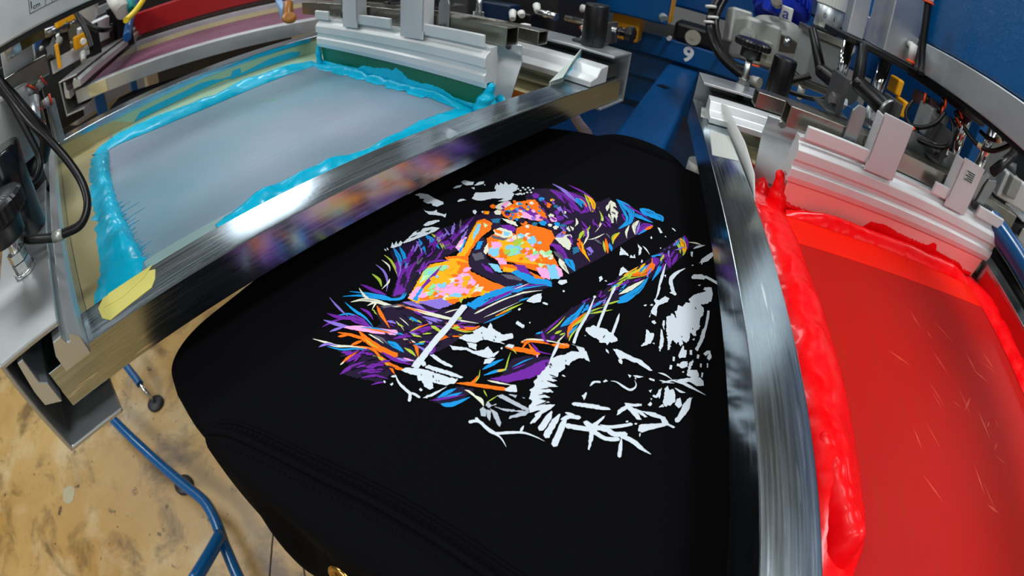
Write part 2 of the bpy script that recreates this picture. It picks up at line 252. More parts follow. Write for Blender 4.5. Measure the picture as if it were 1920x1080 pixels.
ART='''
D01.0:0:2671,2334 2744,2349 2963,2231 3219,2143 3371,2047 3622,1962 3758,1871 3843,1778 3563,1660 3365,1789 3111,1772 2967,1838 2850,1865 2690,1938 2448,1884 2297,1852 2232,1890 2208,1971 2431,2061 2591,2233
D01.0:0:4232,1702 4433,1678 4542,1521 4604,1342 4660,1175 4567,1002 4600,956 4756,890 4634,741 4572,585 4480,478 4494,304 4355,353 4177,428 3983,504 3750,584 3610,636 3352,758 3256,791 3287,895 3599,1130 3800,1252 3850,1404 3985,1559
D01.0:0:1993,1980 2108,1921 2261,1803 2284,1552 2401,1357 2615,1323 2943,1122 2743,1027 2371,1127 2303,1216 2031,1266 1862,1347 1715,1417 1660,1590 1676,1736 1859,1876 1920,1851
D02:0:1524,1978 1714,1764 1624,1564 1571,1484 1448,1522 1398,1678 1355,1824 1467,1812
D01.0:0:3100,1325 3137,1202 3039,1053 3068,885 3001,879 2697,1102 2612,1190 2493,1256 2668,1375 2803,1266
D01.0:0:3136,479 3442,395 3773,249 3946,180 4158,99 4496,-37 4337,-132 4186,-117 3863,-25 3614,114 3441,211 3166,312 2717,480 2623,566 3002,477
D01.0:0:2414,780 2550,719 2845,633 3012,545 3151,484 3277,391 3108,382 2825,478 2661,500 2501,528 2510,562 2435,620 2410,688
D01:0:2121,818 2204,742 2272,599 2274,571 2094,643 1937,727 1876,770 1919,821
D02:0:1506,1141 1705,1043 1750,927 1647,943 1539,1001
P02:0:3208,2122 3068,1913 3060,1856 2986,1875 3047,2018 3113,2128
P02:0:2564,2212 2674,2160 2666,2075 2484,1972 2283,1903 2219,1954 2431,2061
P144:3:2724,2143 2463,2007 2230,1962
P142:3:2813,2060 2625,2046 2330,1937
P134:3:3572,1960 3247,1944 3062,1922
V121:3:2942,2230 2875,2129 2779,2050
V120:3:3259,2114 3183,2011 3126,1923
P127:3:3099,2078 3009,1941 2991,1865
B141:3:2744,2349 2646,2206 2544,2118
B135:3:2787,2311 2696,2189 2558,2063
B128:3:2984,2232 2901,2120 2813,2027
B153:3:3066,2206 3023,2095 2950,1968
L132:3:3112,2168 3067,2057 2978,1921
L122:3:3071,2087 3016,1998 2964,1945
L122:3:2615,2360 2580,2251 2476,2107 2399,2024
R116:3:2549,2337 2516,2229 2457,2171
L128:3:2350,2288 2321,2185 2259,2111
V123:3:2468,2342 2429,2216 2334,2104 2234,2040
R119:3:2381,2114 2322,2094 2236,2093
P127:3:2522,2154 2411,2033 2242,1971
P157:3:3139,2010 3169,1962 3246,1983
V115:3:2635,2225 2544,2118 2431,2061
P1121:3:4510,1522 4466,1361 4331,1170 4264,1063
V155:3:4652,1551 4597,1398 4472,1222 4385,1093
P1122:3:4587,1322 4519,1154 4377,1021 4234,1066
Y160:3:4676,1152 4567,1044 4463,981 4340,954
L122:3:4668,1164 4519,1070 4332,965
O127:3:4536,1174 4471,1095 4354,1013
P137:3:4741,1380 4685,1184 4608,1029
B189:3:4512,1208 4447,1129 4362,1085
B1103:3:4752,789 4611,651 4423,559 4199,617
B186:3:4769,808 4711,677 4580,573 4378,547
B175:3:4588,603 4567,473 4541,315
B1157:3:4739,515 4709,394 4649,241
B188:3:4745,346 4714,268 4633,224
P136:3:4735,727 4663,538 4580,337
R01.0:0:4700,859 4684,798 4533,719 4270,664 4262,714 4372,788 4576,822 4433,820 4519,861
D113:3:4650,844 4453,792 4291,710
R117:3:4424,913 4293,824 4123,803 3993,812
L120:3:4409,895 4289,830 4116,814
R118:3:4029,721 3895,779 3835,835
R150:3:4488,467 4342,484 4198,434
V125:3:4473,449 4300,433 4206,422
P190:3:4494,304 4414,381 4221,400
B128:3:4486,316 4317,371 4214,411
O139:3:4482,302 4404,338 4347,365
R125:3:4333,535 4184,528 4084,494
L142:3:4143,588 4026,618 3901,593
O134:3:3957,686 3829,633 3726,589
B133:3:3900,630 3834,591 3782,569
L124:3:3904,694 3797,648 3731,615
Y127:3:4115,593 4033,607 3943,600
L137:3:4046,881 3897,920 3745,902
R126:3:4031,902 3870,853 3716,842
O159:3:3801,923 3685,856 3581,782
Y126:3:3765,872 3616,794 3510,697
L116:3:3846,889 3991,888 4087,895
V01.0:0:3675,803 3737,776 3684,721 3589,737
T01.0:0:3623,918 3673,876 3608,840 3525,870
R01.0:0:3671,1123 3765,1085 3818,1004 3695,945 3569,934 3591,1004
V162:3:3696,1120 3765,1085 3855,1095
R126:3:4126,1067 4050,1026 3975,1025
P176:3:3545,1144 3560,1052 3460,940 3365,833
S150:3:3473,1053 3436,978 3336,879
R154:3:3403,965 3324,898 3244,809
B179:3:3433,918 3391,854 3304,774
P150:3:4062,1242 4041,1194 3938,1232
P151:3:4070,1073 3994,1110 3946,1143
O01:0:3309,1675 3449,1646 3580,1538 3750,1444 3772,1308 3776,1200 3680,1120 3521,1116 3402,1033 3308,936 3201,898 3127,950 3121,1153 3125,1303 3071,1420 3102,1546
Y01:0:3226,1584 3417,1559 3556,1411 3506,1275 3380,1134 3231,1081 3167,1216 3119,1358 3113,1499
O01.0:0:3481,1566 3621,1455 3735,1353 3762,1236 3658,1179 3568,1179 3427,1058 3343,964 3263,966 3254,1044 3315,1106 3476,1324 3490,1443
Y01.0:0:3315,1407 3462,1380 3511,1303 3408,1292 3367,1188 3289,1083 3197,1136 3171,1241 3172,1337
I01.0:0:3373,1313 3415,1247 3368,1153 3272,1111 3216,1168 3272,1241
C01.0:0:3557,1374 3600,1305 3524,1246 3449,1262 3476,1324
L01.0:0:3301,1327 3396,1311 3320,1263 3227,1280
I01.0:0:3163,1097 3217,1040 3175,953 3081,924 3072,999
C01.0:0:3259,1035 3305,960 3214,889 3139,858 3086,915
N01.0:0:3235,1106 3259,1035 3192,1017 3195,1076
I01.0:0:3290,954 3272,889 3186,843 3154,864
C01.0:0:3296,1472 3364,1432 3278,1365 3186,1380
I01.0:0:3074,1431 3123,1384 3074,1336 3026,1382
C01.0:0:3204,1585 3267,1519 3177,1460 3103,1482 3121,1552
I01.0:0:3291,1619 3338,1543 3284,1491 3206,1549
C01.0:0:3307,1453 3400,1375 3302,1292 3203,1352
G01.0:0:3281,1427 3344,1360 3257,1330 3229,1377
O01.0:0:3187,1477 3243,1421 3150,1373 3086,1413
L01.0:0:3414,1456 3497,1396 3417,1346 3343,1396
I01.0:0:3097,1491 3138,1392 3071,1405
R01.0:0:3175,1632 3263,1629 3151,1569 3073,1563 3092,1598
D01:0:2874,1633 3036,1690 3243,1733 3321,1713 3273,1648 3129,1606 3045,1511 2999,1427 2919,1373 2911,1265 2943,1122 2953,1047 2884,1016 2800,1198 2818,1388 2836,1539
S01.0:0:3042,1681 3108,1607 3043,1547 2969,1603
S01.0:0:2926,1330 2965,1235 2977,1126 2938,1130 2902,1249
P01.0:0:2968,1541 2954,1438 2899,1374 2904,1459
B01.0:0:3226,1724 3272,1685 3143,1651 3104,1680
C01.0:0:3001,1487 3030,1408 2951,1320 2933,1380
O01.0:0:3041,1390 3096,1299 3076,1208 3008,1256 2983,1360
Y01.0:0:3028,1348 3054,1243 2994,1249 2965,1327
B01.0:0:3014,1247 3037,1086 2995,1067 2964,1177
B01.0:0:2989,1258 3070,1216 3046,1102 3072,909 3006,871 2947,1056
P01.0:0:3107,1281 3143,1193 3057,1084 3041,1202
O01.0:0:3090,1122 3076,1024 3067,963 3030,1038
D01.0:0:3574,1758 3581,1669 3656,1589 3633,1512 3519,1470 3546,1573 3496,1690
P01.0:0:3581,1669 3647,1585 3611,1508 3545,1502 3552,1602
R01.0:0:3472,1691 3545,1651 3553,1525 3489,1481 3412,1531 3415,1635
O01.0:0:3496,1690 3504,1603 3445,1586 3450,1653
C01.0:0:3510,1594 3520,1522 3456,1515 3449,1562
S01.0:0:3391,1673 3412,1531 3453,1501 3372,1523 3352,1627
T01.0:0:3623,1798 3693,1727 3612,1698 3580,1748
O02:0:3830,1798 3931,1767 4085,1703 4223,1584 4083,1412 3958,1319 3851,1365 3843,1534 3719,1607 3744,1727
I01.0:0:3910,1674 3944,1581 3930,1440 3891,1343 3837,1425 3817,1574
R01.0:0:3830,1798 3831,1882 3926,1862 4037,1821 4001,1746 3904,1767
O01.0:0:3719,1932 3751,1881 3686,1860 3670,1906
I01.0:0:3891,1830 4016,1810 4036,1778 3897,1778
R01.0:0:3700,1717 3720,1568 3657,1511 3656,1629
T01.0:0:3823,1767 3897,1695 3910,1592 3836,1665
P01.0:0:3972,1663 4027,1537 3924,1331 3890,1422
Y01.0:0:3704,1910 3735,1903 3733,1871 3689,1859 3679,1883
O01.0:0:3841,1925 3888,1916 3881,1871 3823,1856 3809,1889
R01.0:0:3763,1837 3823,1825 3811,1770 3744,1753 3726,1795
T01.0:0:3746,1660 3777,1652 3776,1622 3732,1611 3722,1635
B01.0:0:3761,1597 3807,1586 3800,1544 3745,1532 3731,1565
O01.0:0:3732,1526 3790,1512 3780,1459 3714,1446 3696,1487
R01.0:0:3703,1455 3734,1446 3733,1417 3690,1407 3680,1431
T01.0:0:3776,1419 3821,1407 3815,1366 3760,1356 3746,1388
B01.0:0:3836,1364 3897,1348 3886,1296 3818,1285 3800,1326
R01.0:0:3847,1272 3878,1262 3877,1233 3833,1225 3822,1249
R01.0:0:4009,1336 4058,1323 4051,1282 3992,1272 3977,1305
O01.0:0:4175,1457 4242,1442 4229,1386 4153,1373 4134,1416
Y01.0:0:4305,1437 4341,1427 4339,1395 4287,1385 4276,1411
B01.0:0:4256,1552 4308,1540 4300,1495 4236,1483 4220,1518
P01.0:0:4283,1645 4353,1631 4338,1573 4259,1557 4239,1601
T01.0:0:4214,1358 4249,1347 4248,1316 4197,1307 4186,1333
P01.0:0:4107,1310 4157,1297 4150,1254 4089,1245 4074,1278
V01.0:0:4189,1312 4256,1295 4243,1241 4168,1230 4148,1272
R01.0:0:4155,1239 4190,1228 4189,1198 4140,1190 4128,1215
D01.0:0:3788,1477 3833,1465 3827,1424 3772,1413 3758,1446
I01.0:0:3957,1297 4019,1281 4008,1228 3938,1218 3919,1259
P01.0:0:3994,1241 4027,1231 4026,1201 3979,1193 3968,1218
B01.0:0:3902,1226 3948,1212 3942,1172 3886,1163 3871,1196
T01.0:0:3891,1166 3952,1149 3941,1097 3874,1089 3855,1130
B01.0:0:3882,1105 3914,1095 3913,1066 3868,1059 3857,1083
R01.0:0:3836,1212 3882,1198 3876,1159 3821,1150 3806,1182
R01.0:0:3893,1089 3953,1071 3943,1020 3875,1013 3857,1053
O01.0:0:3811,1103 3842,1092 3841,1064 3798,1057 3787,1081
D01.0:0:3800,1738 3846,1727 3840,1684 3783,1671 3769,1704
D01.0:0:3757,1564 3816,1550 3805,1497 3739,1484 3721,1525
O01:0:3536,1899 3601,1854 3574,1758 3460,1710 3310,1732 3145,1716 2995,1691 2908,1640 2825,1713 2838,1820 2870,1865 2940,1783 3100,1790 3245,1837 3387,1867
Y01.0:0:3493,1888 3536,1858 3399,1808 3171,1743 2978,1719 2940,1783 3100,1790 3267,1837
C01.0:0:3481,1868 3500,1838 3365,1789 3219,1771 3301,1818
N01.0:0:3530,1828 3519,1769 3465,1779
I01.0:0:3215,1885 3239,1847 3006,1773 3039,1856
B01.0:0:3195,1847 3222,1837 3006,1773 2995,1791
R01.0:0:3060,1856 3141,1828 3067,1809
Y01:0:2888,1801 2921,1747 2922,1649 2829,1582 2803,1473 2772,1318 2811,1181 2832,1102 2698,1212 2615,1323 2451,1487 2320,1598 2252,1737 2257,1836 2436,1876 2607,1919 2720,1920 2807,1838
O01.0:0:2882,1748 2908,1640 2820,1566 2798,1332 2800,1198 2704,1216 2665,1351 2689,1455 2726,1570 2786,1653
G01.0:0:2639,1928 2755,1830 2634,1813 2533,1832 2464,1858
C01.0:0:2628,1884 2660,1830 2576,1849
N01.0:0:2550,1893 2594,1849 2451,1850
I01.0:0:2491,1756 2647,1641 2753,1646 2788,1559 2725,1453 2597,1494 2495,1605 2457,1698
C01.0:0:2535,1725 2590,1677 2541,1657 2503,1692
R01.0:0:2759,1637 2707,1512 2673,1539
I01.0:0:2263,1840 2405,1855 2460,1807 2353,1759 2276,1777
I01.0:0:2755,1830 2804,1749 2746,1750 2719,1794
O01.0:0:2666,1946 2736,1893 2712,1902 2639,1928
P133:3:2760,1821 2616,1813 2442,1807 2309,1777
P130:3:2717,1956 2800,1884 2854,1793
O01.0:0:2308,1752 2383,1708 2451,1624 2425,1584 2336,1677 2295,1732
I01.0:0:2363,1742 2533,1571 2640,1450 2537,1481 2437,1592 2430,1645
V01.0:0:2263,1745 2430,1576 2389,1483 2284,1552 2274,1648
O01.0:0:2416,1545 2484,1473 2459,1446 2395,1486 2387,1526
C01.0:0:2442,1584 2524,1531 2534,1457 2490,1476
O01.0:0:2532,1490 2570,1467 2544,1440 2512,1467
B01.0:0:2266,1794 2420,1816 2430,1799 2274,1753
R01.0:0:2577,1414 2673,1423 2704,1372 2595,1357
L01.0:0:2473,1477 2493,1444 2435,1432
B02:0:2438,1401 2548,1353 2706,1283 2916,1109 2834,1070 2597,1270 2430,1308 2434,1354
B140:3:2442,1315 2605,1230 2749,1128
R118:3:2405,1273 2622,1173 2808,1057
R118:3:2384,1282 2512,1224
P134:3:2478,1281 2672,1199 2875,1089
L122:3:2447,1125 2576,1064 2692,1002
O115:3:2453,1128 2511,1094 2576,1064
B115:3:2331,1168 2466,1093 2573,1041
R110:3:2388,1199 2525,1123 2712,1023
R113:3:2264,1495 2331,1448 2403,1380
B123:3:2770,1149 2877,1057 3029,891
R119:3:2705,1117 2813,1049 2922,923
P124:3:2809,1169 2904,1069 3013,918
B119:3:2702,1040 2786,982
R111:3:2811,1136 2947,1056
B131:3:2069,2313 2122,2184 2167,2040 2200,1903 2317,1902
B128:3:1990,2326 2078,2200 2144,2022 2163,1937
B131:3:2133,2014 2226,1886 2310,1885
P141:3:2179,2217 2192,2110 2199,2014
P128:3:2187,2290 2195,2190 2201,2066
R125:3:2146,2270 2099,2179 2076,2108 2049,2125
R142:3:1975,2220 2050,2151 2091,2056 2118,1904 2168,1796
R125:3:2016,2073 2085,2039 2004,2013
S132:3:2014,1971 2077,1946 2190,1812
V146:3:2203,1845 2230,1746 2224,1626
P125:3:2209,1755 2222,1603 2273,1545
O130:3:2057,2005 1992,1906 1913,1764
R138:3:2164,1829 2184,1691 2214,1541 2256,1370 2313,1200
O118:3:2155,1871 2176,1732 2206,1592
O154:3:2187,1436 2191,1331 2231,1227 2295,1180
V140:3:2149,1622 2174,1482 2185,1413
B124:3:2092,1742 2088,1648 2085,1579
L114:3:2158,1385 2181,1251 2238,1179
P112:3:2220,1295 2277,1191
O117:3:1950,1610 2024,1583 2139,1515
L110:3:1955,1613 2075,1572
P154:3:1839,1676 1950,1587 2072,1504 2140,1439
O127:3:1997,1370 2070,1342 2129,1242
L110:3:2080,1348 2127,1293 2144,1229
P127:3:1953,1374 1886,1352 1848,1370
V128:3:1879,1474 1867,1382 1876,1346
V120:3:1921,2417 1879,2297 1853,2208 1833,2114
B125:3:1948,2263 1916,2132 1900,2005 1854,1884
B119:3:1791,2220 1864,2139 1880,1989
P126:3:1963,2106 1957,2013 1915,1931
P139:3:1769,2307 1786,2203 1828,2097 1860,1973
P124:3:1633,2239 1735,2198 1808,2130
P173:3:1838,2131 1849,2038 1839,1884
V137:3:1697,2283 1716,2180 1738,2096 1779,1982
I156:1:1723,2096 1779,1982 1834,1845 1898,1696
V126:3:1627,2154 1687,2117 1743,2076
B120:3:1794,1969 1854,1848 1897,1650
O119:3:1810,1933 1854,1801 1888,1711
O130:3:1658,2092 1691,1995 1712,1880 1689,1849
O127:3:1625,2064 1681,1999
O129:3:1611,1917 1664,1889 1708,1864
O152:1:1760,1954 1722,1841 1705,1712 1715,1565
L112:3:1722,1864 1704,1780 1705,1712
P131:3:1687,1676 1679,1539 1706,1410
V126:3:1697,1552 1715,1480 1752,1420
I115:3:1725,1507 1742,1414
R116:3:1775,1870 1776,1800 1762,1710
S123:3:1781,1839 1791,1754 1771,1672
B147:3:1795,1700 1790,1619 1771,1529
R134:3:1877,1614 1885,1532 1869,1467
O127:3:1877,1614 1875,1503 1826,1449 1784,1411
L125:3:1809,1555 1803,1487 1784,1432
R19:3:1999,1769 1978,1708 1951,1655
R19:3:2046,1768 2028,1698 2011,1652
R127:3:1497,2220 1527,2105 1546,2009 1607,1902 1667,1751
O121:3:1616,1898 1656,1812 1667,1729 1632,1636 1633,1550 1625,1459
V127:3:1460,2122 1519,2085 1551,2001
B119:3:1501,2069 1539,1954 1603,1864 1648,1760
O124:3:1433,1866 1520,1855 1604,1829
R113:3:1419,1866 1465,1857
P122:3:1461,1842 1553,1824 1639,1753
O133:2:1636,1650 1615,1558 1567,1471
O130:3:1633,1550 1625,1480 1643,1430
L113:3:1621,1716 1632,1636 1597,1524
P133:3:1351,1810 1446,1784 1547,1727
P144:3:1432,1705 1506,1629 1534,1564
P129:3:1504,1694 1568,1632 1587,1581
P121:3:1412,1656 1481,1589 1510,1483
P115:3:1399,1560 1448,1522 1475,1479
O131:1:1728,1056 1765,982 1801,880 1852,740
O124:3:1769,975 1817,955 1863,961
L19:3:1799,945 1858,948 1918,972
R117:3:1859,883 1878,809 1912,696
R119:3:1708,978 1707,921 1660,804
R128:3:1701,890 1687,836 1652,799
B133:3:1552,1103 1632,1066 1688,1033
B129:3:1531,1099 1623,1023 1682,982
B139:3:1523,1057 1556,992 1676,914
P120:3:1515,1127 1586,1047 1673,958
L19:3:1774,865 1733,816
L18:3:1685,799 1778,757
P01:0:1872,881 1963,787 2070,707 2223,616 2290,520 2148,545 2031,623 1911,751
B131:3:1926,957 2013,917 2091,871
B125:3:1884,925 1972,857 2015,803
L111:3:1962,852 2007,818 2109,841 2178,856
Y115:3:1963,862 2012,821
B113:3:2052,784 2144,733 2209,686
P115:3:2032,774 2133,708
O147:1:2198,915 2218,846 2246,761 2263,672
O131:3:2239,797 2341,786 2379,695 2393,622
O148:1:2393,622 2422,545 2450,508
R117:3:2303,828 2352,801 2401,704 2433,599 2449,497
O125:3:2319,776 2272,715 2269,675
P124:3:2339,765 2302,709 2284,672 2313,549
I112:3:2256,674 2223,662
O122:3:2295,829 2332,812
L110:3:2214,864 2180,808
P123:3:2492,744 2421,693 2395,642
P130:3:2437,641 2497,636
R112:3:2422,595 2485,581 2550,567
B156:3:2602,629 2696,595 2806,565 2974,553
P117:3:2478,718 2614,685 2721,657
L113:3:2476,697 2600,659 2731,640
O136:3:2524,537 2628,558 2742,541 2854,509
L129:3:2645,554 2762,507 2887,479 3003,391
L119:3:2856,478 2938,391 3005,317
B121:3:2547,546 2630,528 2698,514
L115:3:2494,515 2561,522 2673,504
L123:3:2508,641 2571,606
L116:3:2515,603 2562,572
B138:3:2880,519 2975,467 3086,419
L117:3:3006,414 3107,327 3181,273
B171:3:3103,304 3225,241 3439,152
R134:3:3217,328 3343,252 3498,179
L117:3:3204,424 3331,362 3486,292
B119:3:2434,769 2485,731
Y162:3:3482,361 3611,279 3793,218
O174:3:3506,321 3645,193 3815,150 3901,182
L120:3:3366,395 3552,310 3750,219
L119:3:3245,414 3445,327 3600,170
R131:3:3251,316 3407,236 3543,167
B157:3:3166,312 3341,195 3595,145
P1108:3:3927,176 3849,96 3723,67
P1101:3:4021,134 3986,50 3856,-14
B134:3:3926,76 3734,82 3564,102
V120:3:4210,57 4079,44 3976,-2
V118:3:4138,95 3989,114
P136:3:3907,-28 4044,-39 4140,-47
L139:3:4357,19 4272,-36 4155,-71
Y176:3:4434,-21 4326,-80 4157,-109
B123:3:4473,-41 4382,-91
L120:3:4227,-110 4129,-101
P142:3:4516,-47 4413,-99 4264,-130
R128:3:4414,-119 4450,-209 4451,-264
W130:3:4326,-187 4411,-242 4476,-302
D128:3:4315,-135 4436,-225
Y01.2:0:3332,1243 3292,1243 3254,1245 3252,1270 3271,1290 3304,1282 3330,1269
I01.2:0:3337,1165 3326,1158 3304,1151 3291,1161 3295,1173 3319,1177 3341,1175
I01.2:0:3292,1199 3263,1199 3243,1215 3248,1240 3278,1232 3295,1220
I01.2:0:3617,1355 3568,1341 3519,1347 3540,1376 3585,1370
O01.2:0:3226,1247 3193,1250 3183,1267 3197,1281 3233,1275
O01.2:0:3235,1457 3207,1459 3188,1481 3217,1491 3247,1483
N01.2:0:3341,1193 3328,1183 3308,1189 3305,1199 3320,1204 3336,1202
Y01.2:0:3251,1277 3238,1272 3222,1278 3223,1291 3234,1297 3251,1299 3264,1287
N01.2:0:3418,1065 3386,1056 3349,1063 3368,1081 3405,1083
I01.2:0:3328,1231 3291,1235 3287,1278 3332,1290 3349,1257
N01.2:0:3451,1346 3433,1343 3416,1343 3401,1352 3411,1364 3436,1365 3453,1358
G01.2:0:3397,1351 3374,1347 3367,1363 3380,1379 3396,1365
C01.2:0:3548,1389 3490,1388 3486,1429 3521,1456 3569,1432
R01.2:0:3610,1355 3566,1352 3530,1366 3554,1396 3612,1387
L01.2:0:3413,1232 3400,1214 3360,1214 3345,1230 3345,1249 3386,1257 3424,1251
I01.2:0:3437,1440 3400,1439 3375,1458 3390,1481 3425,1493 3458,1469
I01.2:0:3464,1250 3433,1244 3424,1262 3439,1272 3462,1268
O01.2:0:3309,994 3290,984 3263,994 3266,1012 3283,1018 3299,1016 3324,1008
O01.2:0:3500,1217 3484,1213 3465,1219 3470,1233 3478,1251 3500,1240 3508,1227
L01.2:0:3246,1403 3205,1399 3177,1414 3201,1431 3230,1425
O01.2:0:3586,1329 3564,1329 3548,1341 3549,1359 3570,1365 3592,1363 3602,1345
L01.2:0:3333,1301 3310,1303 3304,1326 3330,1337 3352,1319
O01.2:0:3243,1034 3218,1026 3196,1035 3190,1049 3213,1053 3239,1051
R01.2:0:3518,1405 3491,1405 3460,1412 3479,1429 3503,1443 3518,1424
G01.2:0:3464,1063 3428,1054 3393,1071 3403,1093 3436,1102 3473,1088
G01.2:0:3390,1170 3348,1159 3313,1184 3328,1212 3366,1214 3387,1196
O01.2:0:3316,1223 3303,1216 3285,1222 3289,1234 3292,1249 3315,1244 3334,1232
L01.2:0:3260,1207 3236,1204 3224,1216 3228,1227 3244,1232 3257,1222
R01.2:0:3558,1334 3543,1316 3514,1325 3504,1335 3524,1347 3561,1351
C01.2:0:3538,1205 3518,1194 3497,1206 3493,1220 3504,1235 3532,1233 3548,1218
R01.2:0:3378,1068 3353,1070 3332,1086 3342,1108 3364,1121 3382,1104 3396,1085
R01.2:0:3490,1444 3466,1431 3428,1435 3435,1458 3446,1473 3481,1482 3515,1465
L01.2:0:3262,1400 3227,1391 3199,1405 3203,1424 3209,1446 3244,1443 3272,1426
R01.2:0:3401,1463 3380,1472 3373,1483 3376,1504 3400,1499 3414,1483
C01.2:0:3357,1316 3342,1302 3308,1307 3315,1324 3334,1335 3366,1332
N01.2:0:3409,1035 3385,1036 3375,1053 3384,1069 3406,1066 3414,1052
G01.2:0:3227,1348 3199,1349 3183,1368 3195,1390 3220,1386 3240,1371
O01.2:0:3284,1106 3264,1089 3236,1104 3232,1120 3235,1142 3277,1144 3305,1124
O01.2:0:3474,1207 3453,1196 3427,1208 3429,1227 3446,1237 3472,1238 3493,1222
R01.2:0:3276,1145 3244,1140 3235,1156 3244,1169 3268,1164
O01.2:0:3375,1210 3321,1203 3313,1237 3333,1263 3384,1247
G01.2:0:3435,1081 3405,1073 3375,1086 3382,1106 3411,1112 3443,1102
R01.2:0:3415,1034 3373,1015 3332,1028 3340,1053 3387,1050
O01.2:0:3355,1285 3337,1263 3288,1266 3288,1291 3285,1316 3332,1312 3372,1306
R01.2:0:3408,1211 3397,1202 3376,1203 3361,1208 3364,1220 3389,1227 3413,1223
N01.2:0:3401,1106 3373,1102 3356,1125 3370,1150 3397,1163 3431,1153 3422,1121
O01.2:0:2676,1448 2644,1445 2604,1473 2635,1499 2688,1477
Y01.2:0:2476,1669 2423,1647 2370,1657 2389,1684 2443,1693
I01.2:0:2361,1731 2323,1727 2308,1765 2331,1779 2358,1762
C01.2:0:2467,1660 2438,1647 2394,1633 2386,1656 2393,1672 2422,1688 2461,1680
I01.2:0:2445,1651 2430,1640 2406,1641 2388,1649 2400,1659 2418,1669 2435,1660
G01.2:0:2775,1765 2733,1762 2692,1770 2689,1798 2705,1815 2739,1816 2780,1797
Y01.2:0:2607,1789 2579,1774 2541,1784 2542,1805 2566,1816 2593,1807
R01.2:0:2419,1727 2380,1715 2342,1727 2352,1752 2398,1749
I01.2:0:2862,1579 2809,1579 2767,1616 2809,1636 2855,1619
O01.2:0:2706,1465 2678,1471 2648,1478 2635,1508 2665,1515 2688,1504 2708,1489
I01.2:0:2685,1466 2642,1466 2624,1503 2633,1526 2662,1535 2691,1503
G01.2:0:2471,1703 2420,1688 2367,1696 2382,1728 2443,1729
Y01.2:0:2732,1634 2689,1635 2679,1678 2678,1723 2721,1709 2737,1674
Y01.2:0:2627,1545 2603,1548 2588,1571 2590,1599 2611,1602 2626,1589 2633,1570
Y01.2:0:2472,1567 2458,1559 2445,1576 2446,1594 2460,1596 2475,1595 2478,1577
Y01.2:0:2447,1680 2434,1669 2411,1680 2409,1695 2429,1697 2446,1691
O01.2:0:2628,1548 2609,1547 2594,1564 2595,1588 2621,1584 2629,1564
Y01.2:0:2613,1642 2579,1628 2546,1662 2547,1698 2574,1711 2601,1697 2633,1669
R01.2:0:2714,1419 2690,1412 2658,1410 2654,1425 2673,1436 2700,1431
R01.2:0:2462,1574 2440,1547 2394,1561 2395,1586 2450,1591
I01.2:0:2727,1456 2695,1443 2647,1460 2635,1497 2663,1518 2707,1511 2720,1482
I01.2:0:2597,1613 2568,1604 2545,1613 2529,1628 2555,1641 2585,1631
Y01.2:0:2705,1519 2668,1502 2620,1499 2601,1518 2623,1532 2647,1547 2689,1540
G01.2:0:2516,1733 2491,1709 2447,1725 2430,1750 2471,1760 2515,1757
I01.2:0:2621,1520 2600,1529 2580,1546 2595,1563 2617,1570 2625,1542
Y01.2:0:2839,1682 2832,1670 2803,1667 2784,1677 2795,1690 2819,1697 2845,1694
O01.2:0:2837,1634 2793,1627 2756,1619 2732,1637 2743,1658 2784,1661 2818,1654
R01.2:0:2670,1614 2632,1614 2592,1635 2600,1670 2641,1676 2667,1645
O01.2:0:2664,1586 2644,1586 2632,1608 2640,1624 2659,1624 2667,1605
Y01.2:0:2384,1649 2362,1657 2344,1682 2367,1693 2391,1673
C01.2:0:2590,1668 2560,1651 2516,1644 2508,1664 2498,1682 2539,1685 2575,1686
C01.2:0:2619,1758 2604,1758 2590,1769 2596,1783 2605,1789 2622,1792 2624,1772
I01.2:0:2378,1722 2338,1716 2318,1770 2356,1779 2396,1758
I01.2:0:2602,1449 2568,1435 2551,1465 2564,1480 2607,1476
Y01.2:0:2434,1528 2414,1535 2394,1555 2412,1569 2432,1575 2440,1549
O01.2:0:2722,1626 2697,1628 2682,1646 2679,1663 2688,1683 2714,1671 2721,1650
Y01.2:0:2826,1742 2794,1712 2727,1719 2743,1752 2815,1769
O01.2:0:2441,1663 2435,1649 2409,1656 2383,1663 2396,1678 2423,1687 2447,1676
Y01.2:0:2749,1518 2724,1505 2695,1531 2682,1565 2712,1580 2745,1566 2764,1538
O01.2:0:2669,1464 2653,1458 2637,1472 2627,1490 2642,1500 2660,1490 2680,1478
Y01.2:0:2622,1641 2601,1641 2583,1665 2605,1680 2634,1662
O01.2:0:2628,1356 2587,1357 2557,1365 2546,1384 2550,1407 2592,1408 2627,1384
Y01.2:0:3901,1681 3877,1687 3901,1720 3926,1718 3933,1695
P01.2:0:3889,1770 3868,1780 3873,1804 3901,1816 3908,1794
B01.2:0:3857,1697 3842,1703 3843,1725 3868,1729 3869,1712
I01.2:0:3973,1465 3961,1486 3990,1523 4020,1515 4015,1482
R01.2:0:4015,1675 4002,1685 4012,1710 4041,1723 4057,1713 4049,1681
O01.2:0:4076,1538 4048,1539 4039,1556 4060,1569 4077,1557
O01.2:0:4055,1712 4013,1718 4033,1753 4062,1768 4078,1745
P01.2:0:4094,1462 4082,1464 4090,1478 4104,1486 4116,1487 4123,1479 4106,1467
B01.2:0:3930,1636 3906,1633 3903,1655 3924,1670 3942,1676 3953,1666 3953,1645
P01.2:0:3848,1758 3829,1757 3823,1769 3830,1779 3849,1787 3860,1772
B01.2:0:4038,1432 4017,1428 4013,1443 4018,1457 4039,1457 4045,1444
R01.2:0:4135,1553 4095,1551 4094,1584 4132,1604 4166,1580
B01.2:0:4050,1638 4022,1655 4011,1685 4055,1702 4067,1672
R01.2:0:3917,1585 3902,1587 3894,1600 3909,1615 3927,1612 3939,1595
B01.2:0:4023,1549 4009,1563 4037,1589 4061,1587 4052,1563
